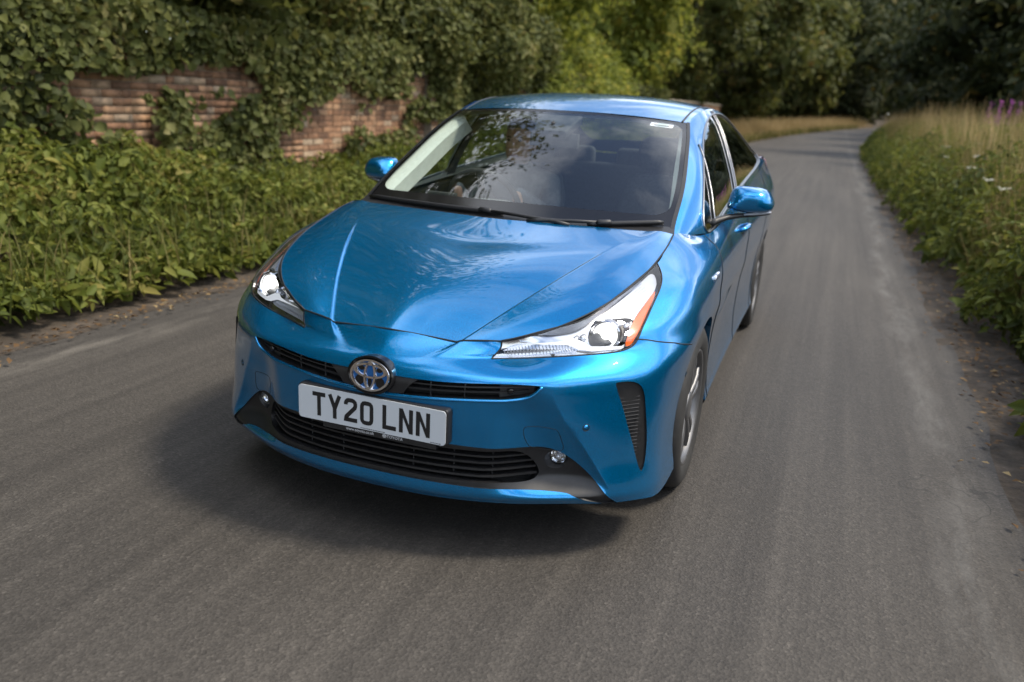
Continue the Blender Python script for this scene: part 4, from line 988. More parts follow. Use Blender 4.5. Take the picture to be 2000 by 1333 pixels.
# ---- interior
it = P_(empty('interior'))
def inb(mb, nm, mat, sm=True, **k): return sub(mb.build(nm, mat, None, sm, **k), it)
rows = []
for y, z, w in ((1.02,.885,.60),(1.10,.925,.64),(1.22,.945,.66),(1.40,.955,.68),(1.52,.945,.68),(1.58,.90,.68),(1.60,.75,.66),(1.56,.5,.62)):
    rows.append([(w*t, y + .06*t*t, z - .02*t*t + (.018 if -.62 < t < -.2 and 1.3 < y < 1.56 else 0)) for t in np.linspace(-1, 1, 17)])
mb = MB()
for A, B in zip(rows[:-1], rows[1:]): mb.strip(A, B)
inb(mb, 'dashboard', 'interior_grey')
mb = MB(); mb.box((-.50, 1.50, .965), (.16, .03, .02)); inb(mb, 'dashboard_vent', 'interior_dark', bevel=.004)
swc = Vector((-.365, 1.72, .915)); rot = Matrix.Rotation(math.radians(-62), 3, 'X')
sp = lambda a, r, d=0: swc + rot @ Vector((r*math.cos(a), r*math.sin(a), d))
mb = MB(); mb.ring([sp(2*math.pi*k/36, .182) for k in range(36)], .015, 10)
for a in (.1, math.pi - .1, -HP): mb.tube([sp(a, .03), sp(a, .178)], .016, 8)
mb.tube([sp(0, 0, -.03), sp(0, 0, .02)], .062, 18); inb(mb, 'steering_wheel', 'interior_dark')
def seat(cx, cy, nm):
    mb = MB()
    def slab(prof, w):
        rows = []
        for (y, z, k) in prof: rows.append([(cx + w*k*math.sin(a)*(1 if abs(math.sin(a)) < .95 else .97), cy + y + .045*math.cos(a)*0, z) for a in (0,)])
    prof = [(.16,.50,.23),(.20,.62,.24),(.25,.78,.245),(.29,.92,.235),(.315,1.02,.20),(.325,1.06,.15)]
    A = []
    for y, z, w in prof: A.append([(cx + w*t, cy + y + d, z) for t, d in ((-1,.0),(-.8,-.045),(-.4,-.03),(0,-.025),(.4,-.03),(.8,-.045),(1,.0),(.8,.07),(0,.09),(-.8,.07))])
    for a, b_ in zip(A[:-1], A[1:]): mb.strip(a, b_, True)
    mb.add(A[-1], [tuple(range(10))]); o = inb(mb, 'seat_back', 'seat_fabric', subsurf=1)
    mb = MB(); A = []
    for z, w, d in ((1.085,.085,.03),(1.10,.125,.05),(1.17,.135,.055),(1.235,.125,.05),(1.262,.085,.03)): A.append([(cx + w*math.cos(a), cy + .325 + d*math.sin(a), z) for a in np.linspace(0, 2*math.pi, 14, endpoint=False)])
    for a, b_ in zip(A[:-1], A[1:]): mb.strip(a, b_, True)
    mb.add(A[-1], [tuple(range(14))]); mb.add(A[0], [tuple(range(14))])
    for sx in (-.05, .05): mb.tube([(cx + sx, cy + .325, 1.0), (cx + sx, cy + .325, 1.10)], .007, 8)
    inb(mb, 'headrest', 'seat_fabric')
    mb = MB(); mb.box((cx, cy - .08, .46), (.50, .52, .16)); inb(mb, 'seat_cushion', 'seat_fabric', bevel=.05)
seat(-.37, 2.08, 'driver'); seat(.37, 2.08, 'passenger')
mb = MB(); mb.box((0, 3.05, .45), (1.25, .5, .16)); inb(mb, 'rear_bench', 'seat_fabric', bevel=.05)
mb = MB(); mb.box((0, 3.32, .75), (1.22, .14, .60), Matrix.Rotation(math.radians(-14), 3, 'X')); inb(mb, 'rear_backrest', 'seat_fabric', bevel=.05)
for x in (-.40, 0, .40):
    mb = MB(); mb.box((x, 3.40, 1.08), (.25, .09, .13)); inb(mb, 'rear_headrest', 'seat_fabric', bevel=.035)
mb = MB(); mb.box((0, 3.9, .84), (1.2, .9, .02)); inb(mb, 'parcel_shelf', 'interior_dark')
mb = MB(); mb.box((0, 2.5, .30), (1.40, 3.1, .02)); inb(mb, 'cabin_floor', 'interior_dark')
for s in (1, -1):
    # inner pillar trim and headlining edge, light grey
    A = SW.ev(np.full(18, SW.U - .02), np.linspace(.12, SW.V - .01, 18), -.008); B = SW.ev(SW.U - .035 - .012*np.sin(np.linspace(0, 3.1, 18)), np.linspace(.12, SW.V - .01, 18), -.055); C_ = B + np.array((.005, .085, -.05))
    mb = MB(); mb.strip(A, B); mb.strip(B, C_); inb(mb if s > 0 else mb.mirrored(), 'pillar_lining', 'interior_light')
    A = SB.ev(np.linspace(LF[0][0], LR[0][0], 24), np.full(24, V9 - .002), -.05); B = A.copy(); B[:, 2] = .35; B[:, 0] -= .02
    mb = MB(); mb.strip(A, B); A2 = A.copy(); A2[:, 0] += .045; mb.strip(A2, A); inb(mb if s > 0 else mb.mirrored(), 'door_lining', 'interior_dark')
    A = SS.ev([p[0] - .05 for p in BPL], [p[1] for p in BPL], -.02); B = SS.ev([p[0] + .05 for p in BPL], [p[1] for p in BPL], -.02); mb = MB(); mb.strip(A, B); inb(mb if s > 0 else mb.mirrored(), 'pillar_lining', 'interior_grey')
uu, vv = np.meshgrid(np.linspace(0, SR.U - .02, 12), np.linspace(0.01, 1.62, 30)); p = SR.ev(uu.ravel(), vv.ravel(), -.03)
f = [(j*12+i, j*12+i+1, (j+1)*12+i+1, (j+1)*12+i) for j in range(29) for i in range(11)]
mb = MB(); mb.add(p, f); m2 = mb.mirrored(); mb.add(m2.v, m2.f); inb(mb, 'headlining', 'interior_light')
mb = MB(); mb.box((.0, 1.66, 1.245), (.235, .03, .065)); mb.tube([(0, 1.655, 1.27), (0, 1.62, 1.325)], .01, 8); inb(mb, 'rear_view_mirror', 'interior_dark', bevel=.008)
# ================================================================ the driver
person = empty('person', (-.37, 2.15, .5)); tag(person, 'person in a grey jacket with both hands on the steering wheel', 'person')
def pw(o): o.parent = person; o.matrix_parent_inverse = Matrix.Translation((.37, -2.15, -.5)); return o
def skin_mesh(name, verts, edges, mat, root=0, sub_l=2):
    me = bpy.data.meshes.new(name); me.from_pydata([v[:3] for v in verts], edges, []); o = bpy.data.objects.new(name, me); COL.objects.link(o)
    sk = o.modifiers.new('skin', 'SKIN'); sk.use_smooth_shade = True
    for i, v in enumerate(verts):
        r = v[3]; me.skin_vertices[0].data[i].radius = (r, v[4] if len(v) > 4 else r)
    me.skin_vertices[0].data[root].use_root = True
    d = o.modifiers.new('subsurf', 'SUBSURF'); d.levels = sub_l; d.render_levels = sub_l
    me.materials.append(MAT[mat]); return pw(o)
DX = -.37
hL, hR = (DX + .155, 1.70, 1.00), (DX - .155, 1.70, 1.00)
body_v = [(DX, 2.18, .56, .15, .13), (DX, 2.21, .70, .14, .11), (DX, 2.23, .85, .15, .115), (DX, 2.25, .985, .13, .10), (DX, 2.245, 1.06, .055), (DX, 2.225, 1.12, .052),
     (DX + .175, 2.24, .985, .068), (DX + .235, 2.08, .83, .052), (DX + .185, 1.85, .93, .042), (DX + .162, 1.75, .985, .030),
     (DX - .175, 2.24, .985, .068), (DX - .235, 2.08, .83, .052), (DX - .185, 1.85, .93, .042), (DX - .162, 1.75, .985, .030),
     (DX + .11, 2.05, .55, .085), (DX + .15, 1.72, .60, .065), (DX + .14, 1.55, .34, .05), (DX - .11, 2.05, .55, .085), (DX - .15, 1.72, .60, .065), (DX - .14, 1.55, .34, .05)]
skin_mesh('body', body_v, [(0,1),(1,2),(2,3),(3,4),(4,5),(3,6),(6,7),(7,8),(8,9),(3,10),(10,11),(11,12),(12,13),(0,14),(14,15),(15,16),(0,17),(17,18),(18,19)], 'cloth_grey')
# head with face
mb = MB(); rows = []
for z, ry, rx, dy in ((1.085,.045,.045,-.015),(1.105,.072,.058,-.03),(1.13,.086,.066,-.03),(1.165,.092,.072,-.022),(1.20,.096,.075,-.016),(1.235,.098,.077,-.008),(1.27,.092,.072,0),(1.295,.072,.056,.004),(1.31,.035,.03,.006)):
    r = []
    for k in range(20):
        a = 2*math.pi*k/20; x = DX + rx*math.cos(a); y = 2.21 + dy + ry*math.sin(a)
        if k in (14, 15, 16):   # face side
            if abs(z - 1.165) < .01 and k == 15: y -= .022
            if abs(z - 1.20) < .01: y += .008 if k != 15 else -.004
            if abs(z - 1.13) < .01 and k == 15: y += .004
        r.append((x, y, z))
    rows.append(r)
for A, B in zip(rows[:-1], rows[1:]): mb.strip(A, B, True)
mb.add(rows[0], [tuple(range(20))]); mb.add(rows[-1], [tuple(range(20))]); hd = pw(mb.build('head', 'skin', None, True, subsurf=1))
mb = MB(); hr = []
for z, ry, rx, dy in ((1.15,.075,.082,.045),(1.19,.085,.084,.04),(1.235,.098,.084,.022),(1.275,.102,.080,.008),(1.305,.082,.064,.006),(1.322,.04,.034,.006)): hr.append([(DX + rx*math.cos(a), 2.21 + dy + ry*math.sin(a), z) for a in np.linspace(0, 2*math.pi, 18, endpoint=False)])
for A, B in zip(hr[:-1], hr[1:]): mb.strip(A, B, True)
mb.add(hr[-1], [tuple(range(18))]); pw(mb.build('hair', 'hair', None, True, subsurf=1))
mb = MB(); mb.add([(DX, 2.092, 1.205), (DX - .015, 2.098, 1.158), (DX + .015, 2.098, 1.158), (DX, 2.070, 1.160), (DX, 2.104, 1.150)], [(0,1,3),(0,3,2),(1,4,3),(3,4,2)]); pw(mb.build('nose', 'skin', None, True, subsurf=1))
mb = MB(); mb.tube([(DX - .024, 2.103, 1.128), (DX, 2.092, 1.130), (DX + .024, 2.103, 1.128)], [.002,.0055,.002], 8); pw(mb.build('mouth', 'lip', None, True))
for sx in (-1, 1):
    mb = MB(); mb.tube([(DX + sx*.016, 2.106, 1.222), (DX + sx*.030, 2.103, 1.227), (DX + sx*.048, 2.115, 1.222)], [.003,.004,.002], 6); pw(mb.build('eyebrow', 'hair', None, True))
    mb = MB(); mb.tube([(DX + sx*.026, 2.106, 1.208), (DX + sx*.030, 2.106, 1.208), (DX + sx*.040, 2.110, 1.208)], [.006,.008,.004], 8); pw(mb.build('eye', 'gloss_black', None, True))
    mb = MB(); mb.tube([(DX + sx*.074, 2.215, 1.16), (DX + sx*.083, 2.225, 1.19), (DX + sx*.080, 2.215, 1.22)], [.008,.012,.008], 8); pw(mb.build('ear', 'skin', None, True))
    wr = Vector((DX + sx*.162, 1.75, .985)); pm = sp(0, 0)
    ang = .45 if sx > 0 else math.pi - .45
    grip = sp(ang, .182)
    hv = [(*wr, .026), (*(wr*.5 + (grip + Vector((0, .03, .015)))*.5), .032, .022), (*(grip + Vector((0, .018, .018))), .034, .02)]; he = [(0,1),(1,2)]
    tang = (sp(ang + .1, .182) - sp(ang - .1, .182)).normalized(); out_ = (grip - swc).normalized(); nr = rot @ Vector((0, 0, 1))
    for k in range(4):
        base = grip + tang*((k - 1.5)*.019) + nr*.018 + out_*.006
        i0 = len(hv); rf = .0088 - .0006*k
        hv += [(*(base), rf), (*(grip + tang*((k-1.5)*.019) + out_*.027 + nr*.002), rf*.95), (*(grip + tang*((k-1.5)*.018) + out_*.012 - nr*.022), rf*.85), (*(grip + tang*((k-1.5)*.017) - out_*.010 - nr*.020), rf*.7)]
        he += [(2, i0), (i0, i0+1), (i0+1, i0+2), (i0+2, i0+3)]
    i0 = len(hv); hv += [(*(grip + tang*.030*(1 if sx > 0 else 1) + nr*.02 - out_*.012), .0105), (*(grip + tang*.048 + nr*.006 - out_*.020), .0085)]; he += [(1, i0), (i0, i0+1)]
    skin_mesh('hand', hv, he, 'skin', 0, 1)
# ================================================================ the lane and its surroundings
RNG = np.random.default_rng(7)
def road_c(y):
    """centre-line shift and rise of the lane along y"""
    y = np.asarray(y, float); t = np.clip(y - 30, 0, None)
    return .0022 * t**2, .00016 * np.clip(y - 22, 0, None)**2
XL, XR = -2.72, 2.12
def wob(y, s, a):
    return a * (np.sin(y*1.7 + s) + .6*np.sin(y*4.1 + 2*s) + .4*np.sin(y*9.3 + 3*s))
# ---- asphalt
m = principled('asphalt', (.07,.07,.07), .8); nt_ = m.node_tree; b = nt_.nodes['Principled BSDF']
def N(t, **k):
    n = nt_.nodes.new(t)
    for a, v in k.items(): setattr(n, a, v)
    return n
tc = N('ShaderNodeTexCoord'); geo = tc.outputs['Object']
def noise(scale, detail=4, rough=.6, stretch=None):
    n = N('ShaderNodeTexNoise'); n.inputs['Scale'].default_value = scale; n.inputs['Detail'].default_value = detail; n.inputs['Roughness'].default_value = rough
    if stretch:
        mp = N('ShaderNodeMapping'); mp.inputs['Scale'].default_value = stretch; nt_.links.new(geo, mp.inputs[0]); nt_.links.new(mp.outputs[0], n.inputs['Vector'])
    else: nt_.links.new(geo, n.inputs['Vector'])
    return n.outputs['Fac']
def ramp(f, els):
    r = N('ShaderNodeValToRGB'); e = r.color_ramp.elements
    while len(e) < len(els): e.new(.5)
    for q, (p, c) in zip(e, els): q.position = p; q.color = (*c, 1) if len(c) == 3 else c
    nt_.links.new(f, r.inputs[0]); return r.outputs[0]
def mixc(f, a, b_, mode='MIX'):
    x = N('ShaderNodeMix', data_type='RGBA', blend_type=mode)
    for sock, v in ((0, f), (6, a), (7, b_)):
        if isinstance(v, (int, float)): x.inputs[sock].default_value = v
        elif isinstance(v, tuple): x.inputs[sock].default_value = (*v, 1)
        else: nt_.links.new(v, x.inputs[sock])
    return x.outputs[2]
vor = N('ShaderNodeTexVoronoi'); vor.inputs['Scale'].default_value = 120; nt_.links.new(geo, vor.inputs['Vector'])
stone = ramp(vor.outputs['Color'], [(.0,(.031,.0285,.026)),(.5,(.046,.0425,.039)),(.85,(.061,.0565,.052)),(1,(.088,.082,.076))])
large = ramp(noise(.55, 5, .6, (1,.25,1)), [(.3,(.70,.69,.68)),(.7,(1.20,1.18,1.14))])
streak = ramp(noise(2.6, 5, .65, (3.5,.07,1)), [(.28,(.66,.64,.62)),(.72,(1.30,1.27,1.23))])
col = mixc(1.0, stone, large, 'MULTIPLY'); col = mixc(1.0, col, streak, 'MULTIPLY')
sx = N('ShaderNodeSeparateXYZ'); nt_.links.new(geo, sx.inputs[0])
def band_x(x0, w, breakup):
    """pale worn line at x0"""
    s_ = N('ShaderNodeMath', operation='SUBTRACT'); nt_.links.new(sx.outputs[0], s_.inputs[0]); s_.inputs[1].default_value = x0
    wv = noise(.9, 4, .6, (1,.6,1)); w2 = N('ShaderNodeMath', operation='MULTIPLY_ADD'); nt_.links.new(wv, w2.inputs[0]); w2.inputs[1].default_value = .5; w2.inputs[2].default_value = -.25
    s2 = N('ShaderNodeMath', operation='ADD'); nt_.links.new(s_.outputs[0], s2.inputs[0]); nt_.links.new(w2.outputs[0], s2.inputs[1])
    a = N('ShaderNodeMath', operation='ABSOLUTE'); nt_.links.new(s2.outputs[0], a.inputs[0])
    mr = N('ShaderNodeMapRange'); nt_.links.new(a.outputs[0], mr.inputs[0]); mr.inputs[1].default_value = 0; mr.inputs[2].default_value = w; mr.inputs[3].default_value = 1; mr.inputs[4].default_value = 0
    bk = ramp(noise(3.0, 5, .7, (2,.5,1)), [(.42,(0,0,0)),(.66,(1,1,1))])
    mm = N('ShaderNodeMath', operation='MULTIPLY'); nt_.links.new(mr.outputs[0], mm.inputs[0]); nt_.links.new(bk, mm.inputs[1])
    m2 = N('ShaderNodeMath', operation='MULTIPLY'); nt_.links.new(mm.outputs[0], m2.inputs[0]); m2.inputs[1].default_value = breakup; return m2.outputs[0]
col = mixc(band_x(1.86, .13, .55), col, (.14,.135,.126)); col = mixc(band_x(-2.45, .22, .6), col, (.16,.145,.125))
col = mixc(band_x(2.12, .16, .9), col, (.030,.025,.020))
# fine cracks near the broken edge
cv = N('ShaderNodeTexVoronoi', feature='DISTANCE_TO_EDGE'); cv.inputs['Scale'].default_value = 2.4
wn = N('ShaderNodeTexNoise'); wn.inputs['Scale'].default_value = 4; nt_.links.new(geo, wn.inputs['Vector'])
va = N('ShaderNodeVectorMath', operation='MULTIPLY_ADD'); nt_.links.new(wn.outputs['Color'], va.inputs[0]); va.inputs[1].default_value = (.5,.5,.5); nt_.links.new(geo, va.inputs[2]); nt_.links.new(va.outputs[0], cv.inputs['Vector'])
ck = N('ShaderNodeMapRange'); nt_.links.new(cv.outputs[0], ck.inputs[0]); ck.inputs[1].default_value = .004; ck.inputs[2].default_value = .016; ck.inputs[3].default_value = 1; ck.inputs[4].default_value = 0
cm = N('ShaderNodeMath', operation='MULTIPLY'); nt_.links.new(ck.outputs[0], cm.inputs[0])
ex = N('ShaderNodeMapRange'); nt_.links.new(sx.outputs[0], ex.inputs[0]); ex.inputs[1].default_value = 1.15; ex.inputs[2].default_value = 1.6; nt_.links.new(ex.outputs[0], cm.inputs[1])
cb = ramp(noise(1.1, 3), [(.45,(0,0,0)),(.62,(.6,.6,.6))]); cm2 = N('ShaderNodeMath', operation='MULTIPLY'); nt_.links.new(cm.outputs[0], cm2.inputs[0]); nt_.links.new(cb, cm2.inputs[1])
col = mixc(cm2.outputs[0], col, (.012,.011,.010))
nt_.links.new(col, b.inputs['Base Color'])
bp = N('ShaderNodeBump'); bp.inputs['Strength'].default_value = .55; bp.inputs['Distance'].default_value = .004; nt_.links.new(vor.outputs['Distance'], bp.inputs['Height']); nt_.links.new(bp.outputs[0], b.inputs['Normal'])
def sheet(name, xa, xb, ya, yb, nx, ny, z0, mat, zf=None, kind='structure'):
    ys = np.linspace(0, 1, ny)**1.3 * (yb - ya) + ya; V = []; 
    for y in ys:
        cx, cz = road_c(y); l = xa(y) + cx; r = xb(y) + cx
        for k in range(nx):
            x = l + (r - l)*k/(nx - 1); V.append((x, y, z0 + float(cz) + (zf(x - cx, y) if zf else 0)))
    F = [(j*nx+i, j*nx+i+1, (j+1)*nx+i+1, (j+1)*nx+i) for j in range(ny-1) for i in range(nx-1)]
    o = mk(name, V, F, mat, None, True); tag(o, kind=kind); return o
crown = lambda x, y: -.014 * max(0, abs(x + .3) - 1.25)**2
road = sheet('road', lambda y: XL + wob(y, 1, .03), lambda y: XR + wob(y, 2.2, .035), -14, 190, 22, 420, .0, 'asphalt', crown)
noise_color(principled('soil', (.06,.045,.03), .95), [(.3,(.022,.016,.011)),(.55,(.055,.042,.03)),(.75,(.10,.078,.055))], 6, 8, .7, bump=.8, bump_scale=22, dist=.02)
noise_color(principled('verge_earth', (.06,.05,.03), .95), [(.3,(.020,.015,.010)),(.5,(.050,.038,.027)),(.72,(.12,.092,.068))], 5, 8, .75, bump=.8, bump_scale=30, dist=.015)
gz = lambda x, y: -.012
g = mk('ground', [(-300,-150,-.06),(300,-150,-.06),(300,600,-.06),(-300,600,-.06)], [(0,1,2,3)], 'soil', None, False); tag(g, kind='structure')
def bankR(x, y):
    t = np.clip((x - 2.40)/1.3, 0, 1); return float(.42*t*t*(3-2*t)) - .01 + .02*math.sin(x*7 + y*3)
def bankL(x, y):
    t = np.clip((-3.1 - x)/1.5, 0, 1); return float(.22*t*t*(3-2*t)) - .01 + .015*math.sin(x*6 + y*4)
sheet('verge_right', lambda y: XR - .06, lambda y: 16, -14, 150, 40, 160, -.022, 'verge_earth', bankR)
sheet('verge_left', lambda y: -16, lambda y: XL + .06, -14, 150, 40, 160, -.022, 'verge_earth', bankL)

# ---- foliage helpers
def leaf_material(name, ramp_, trans=.35, rough=.5, island=True):
    m = bpy.data.materials.new(name); m.use_nodes = True; nt = m.node_tree; nt.nodes.clear()
    o = nt.nodes.new('ShaderNodeOutputMaterial'); ge = nt.nodes.new('ShaderNodeNewGeometry'); cr = nt.nodes.new('ShaderNodeValToRGB'); el = cr.color_ramp.elements
    while len(el) < len(ramp_): el.new(.5)
    for e, (p, c) in zip(el, ramp_): e.position = p; e.color = (*c, 1)
    nz = nt.nodes.new('ShaderNodeTexNoise'); nz.inputs['Scale'].default_value = .9; nz.inputs['Detail'].default_value = 4; nt.links.new(ge.outputs['Position'], nz.inputs['Vector'])
    ad = nt.nodes.new('ShaderNodeMath'); ad.operation = 'MULTIPLY_ADD'; ad.inputs[1].default_value = 1.5; ad.inputs[2].default_value = -.75; nt.links.new(nz.outputs['Fac'], ad.inputs[0])      # plants differ from patch to patch
    a2 = nt.nodes.new('ShaderNodeMath'); a2.operation = 'MULTIPLY_ADD'; a2.inputs[1].default_value = .75; a2.use_clamp = True; nt.links.new(ge.outputs['Random Per Island'], a2.inputs[0])
    a3 = nt.nodes.new('ShaderNodeMath'); a3.operation = 'ADD'; a3.inputs[1].default_value = .12; nt.links.new(ad.outputs[0], a3.inputs[0]); nt.links.new(a3.outputs[0], a2.inputs[2])
    nt.links.new(a2.outputs[0], cr.inputs[0])
    b = nt.nodes.new('ShaderNodeBsdfPrincipled'); b.inputs['Roughness'].default_value = rough; b.inputs['Specular IOR Level'].default_value = .22
    t = nt.nodes.new('ShaderNodeBsdfTranslucent'); hs = nt.nodes.new('ShaderNodeHueSaturation'); hs.inputs['Hue'].default_value = .485; hs.inputs['Value'].default_value = 1.5
    nt.links.new(cr.outputs[0], hs.inputs['Color']); nt.links.new(hs.outputs[0], t.inputs[0])
    mx = nt.nodes.new('ShaderNodeMixShader'); mx.inputs[0].default_value = trans
    nt.links.new(cr.outputs[0], b.inputs['Base Color']); nt.links.new(b.outputs[0], mx.inputs[1]); nt.links.new(t.outputs[0], mx.inputs[2]); nt.links.new(mx.outputs[0], o.inputs[0])
    MAT[name] = m; return m
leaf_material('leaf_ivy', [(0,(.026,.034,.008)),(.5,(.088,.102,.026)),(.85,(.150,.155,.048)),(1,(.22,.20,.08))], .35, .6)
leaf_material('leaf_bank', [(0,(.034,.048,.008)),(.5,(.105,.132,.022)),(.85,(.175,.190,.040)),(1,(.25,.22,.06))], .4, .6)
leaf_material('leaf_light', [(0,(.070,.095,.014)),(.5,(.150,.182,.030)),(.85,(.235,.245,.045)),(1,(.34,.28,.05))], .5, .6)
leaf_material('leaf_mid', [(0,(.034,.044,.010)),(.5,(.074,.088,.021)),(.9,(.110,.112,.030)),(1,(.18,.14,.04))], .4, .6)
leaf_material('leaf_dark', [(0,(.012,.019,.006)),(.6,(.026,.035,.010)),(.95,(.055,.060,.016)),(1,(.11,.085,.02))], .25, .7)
leaf_material('grass_green', [(0,(.045,.062,.012)),(.5,(.095,.108,.025)),(.8,(.165,.150,.048)),(1,(.28,.22,.095))], .35, .7)
leaf_material('grass_straw', [(0,(.15,.125,.045)),(.4,(.30,.225,.095)),(.8,(.44,.33,.155)),(1,(.50,.38,.21))], .35, .7)
leaf_material('litter', [(0,(.05,.028,.014)),(.5,(.12,.07,.03)),(.8,(.20,.13,.06)),(1,(.26,.20,.10))], .1, .8)
leaf_material('petal_white', [(0,(.62,.62,.55)),(1,(.78,.78,.70))], .3, .7)
leaf_material('petal_purple', [(0,(.28,.06,.26)),(1,(.42,.12,.36))], .3, .7)
noise_color(principled('bark', (.06,.05,.04), .95), [(.3,(.03,.024,.018)),(.7,(.095,.08,.062))], 6, 8, .7, stretch=(1,1,.25), bump=.9, bump_scale=16, dist=.03)
def fast_mesh(name, V, F4, mat, parent=None, smooth=False):
    """V (n,3), F4 (m,4) quads"""
    me = bpy.data.meshes.new(name); me.vertices.add(len(V)); me.vertices.foreach_set('co', np.asarray(V, np.float32).ravel())
    m = len(F4); me.loops.add(m*4); me.loops.foreach_set('vertex_index', np.asarray(F4, np.int32).ravel())
    me.polygons.add(m); me.polygons.foreach_set('loop_start', np.arange(0, m*4, 4, dtype=np.int32))
    if smooth: me.polygons.foreach_set('use_smooth', np.ones(m, bool))
    me.update(calc_edges=True); me.materials.append(MAT[mat]); o = bpy.data.objects.new(name, me); COL.objects.link(o); o.parent = parent; return o
def unit(v): return v / (np.linalg.norm(v, axis=1)[:, None] + 1e-9)
def leaves(P, Nn, size, rng, aspect=.62, droop=.35, spread=.8, hexa=False):
    """folded leaf blades: two quads each (6 verts); returns V, F"""
    n = len(P); nn = unit(Nn + rng.normal(0, spread, (n, 3)))
    t = rng.normal(0, 1, (n, 3)); t[:, 2] -= droop; t = unit(t - (t*nn).sum(1)[:, None]*nn); s = np.cross(nn, t)
    L = (size * rng.uniform(.6, 1.35, n))[:, None]; W = L*aspect*rng.uniform(.8, 1.2, n)[:, None]
    a = P; tip = P + t*L - nn*L*.14
    if not hexa:
        mid = P + t*L*.45; up = nn*W*.16; V = np.stack([a, mid + s*W*.5 + up, tip, mid - s*W*.5 + up], 1).reshape(-1, 3); return V, np.arange(n*4).reshape(n, 4)
    m1 = P + t*L*.26; m2 = P + t*L*.64 - nn*L*.03; up = nn*W*.15
    V = np.stack([a, m1 + s*W*.46 + up, m2 + s*W*.36 + up, tip, m2 - s*W*.36 + up, m1 - s*W*.46 + up], 1).reshape(-1, 3); k = np.arange(n)[:, None]*6
    F = np.stack([k + np.array((0,3,2,1)), k + np.array((0,5,4,3))], 1).reshape(-1, 4); return V, F
def blades(P, h, rng, lean=.35, w=.008, seg=3, wind=(0,0)):
    n = len(P); H = h*rng.uniform(.6, 1.15, n); az = rng.uniform(0, 2*np.pi, n); ln = lean*rng.uniform(.2, 1.4, n)
    d = np.stack([np.cos(az), np.sin(az), np.zeros(n)], 1) * ln[:, None] + np.array((*wind, 0)); s = np.stack([-np.sin(az), np.cos(az), np.zeros(n)], 1)
    rows = []
    for k in range(seg + 1):
        t = k/seg; c = P + np.stack([np.zeros(n), np.zeros(n), H*t*(1 - .25*t*ln)], 1) + d*(H*t*t)[:, None]; ww = w*(1 - t**1.6)*.5 + .0006
        rows += [c - s*ww, c + s*ww]
    V = np.stack(rows, 1).reshape(-1, 3); k2 = 2*(seg+1); base = np.arange(n)[:, None]*k2
    F = np.concatenate([np.concatenate([base + 2*k, base + 2*k + 1, base + 2*k + 3, base + 2*k + 2], 1)[:, None, :] for k in range(seg)], 1).reshape(-1, 4)
    return V, F
def vnoise(x, y, s):
    """cheap smooth value noise"""
    def h(i, j): return np.modf(np.abs(np.sin(i*127.1 + j*311.7 + s*74.7)*43758.5453))[0]
    xi = np.floor(x); yi = np.floor(y); xf = x - xi; yf = y - yi; u = xf*xf*(3-2*xf); v = yf*yf*(3-2*yf)
    return (h(xi, yi)*(1-u) + h(xi+1, yi)*u)*(1-v) + (h(xi, yi+1)*(1-u) + h(xi+1, yi+1)*u)*v
def fbm(x, y, s): return .55*vnoise(x, y, s) + .3*vnoise(x*2.1, y*2.1, s+3) + .15*vnoise(x*4.3, y*4.3, s+7)

# ---- brick wall
WX, WT = -5.0, 1.70
wall = empty('brick_wall', (WX, 15, 0)); tag(wall, 'old red brick wall half hidden by ivy along the left of the lane', 'wall')
def wp(o): o.parent = wall; o.matrix_parent_inverse = Matrix.Translation((-WX, -15, 0)); return o
BR_R = [(0,(.14,.078,.046)),(.3,(.25,.135,.075)),(.55,(.32,.180,.100)),(.8,(.38,.24,.140)),(1,(.38,.30,.21))]
def brick_mat(name, obj_random):
    m = principled(name, (.3,.12,.07), .9); nt = m.node_tree; b = nt.nodes['Principled BSDF']
    src = nt.nodes.new('ShaderNodeObjectInfo').outputs['Random'] if obj_random else nt.nodes.new('ShaderNodeNewGeometry').outputs['Random Per Island']
    cr = nt.nodes.new('ShaderNodeValToRGB'); el = cr.color_ramp.elements
    while len(el) < 5: el.new(.5)
    for e, (p, c) in zip(el, BR_R): e.position = p; e.color = (*c, 1)
    nt.links.new(src, cr.inputs[0]); tc = nt.nodes.new('ShaderNodeNewGeometry'); nz = nt.nodes.new('ShaderNodeTexNoise'); nz.inputs['Scale'].default_value = 9; nz.inputs['Detail'].default_value = 6
    nt.links.new(tc.outputs['Position'], nz.inputs['Vector']); r2 = nt.nodes.new('ShaderNodeValToRGB'); r2.color_ramp.elements[0].position = .3; r2.color_ramp.elements[0].color = (.5,.48,.46,1); r2.color_ramp.elements[1].position = .7; r2.color_ramp.elements[1].color = (1.15,1.12,1.1,1); nt.links.new(nz.outputs['Fac'], r2.inputs[0])
    mx = nt.nodes.new('ShaderNodeMix'); mx.data_type = 'RGBA'; mx.blend_type = 'MULTIPLY'; mx.inputs[0].default_value = 1; nt.links.new(cr.outputs[0], mx.inputs[6]); nt.links.new(r2.outputs[0], mx.inputs[7]); nt.links.new(mx.outputs[2], b.inputs['Base Color'])
    bp = nt.nodes.new('ShaderNodeBump'); bp.inputs['Strength'].default_value = .6; bp.inputs['Distance'].default_value = .006; n3 = nt.nodes.new('ShaderNodeTexNoise'); n3.inputs['Scale'].default_value = 60; nt.links.new(tc.outputs['Position'], n3.inputs['Vector']); nt.links.new(n3.outputs['Fac'], bp.inputs['Height']); nt.links.new(bp.outputs[0], b.inputs['Normal'])
    return m
brick_mat('brick_single', True); brick_mat('brick_joined', False)
noise_color(principled('mortar', (.25,.21,.16), .95), [(.3,(.13,.11,.085)),(.7,(.30,.26,.20))], 12, 6, .7, bump=.6, bump_scale=60, dist=.005)
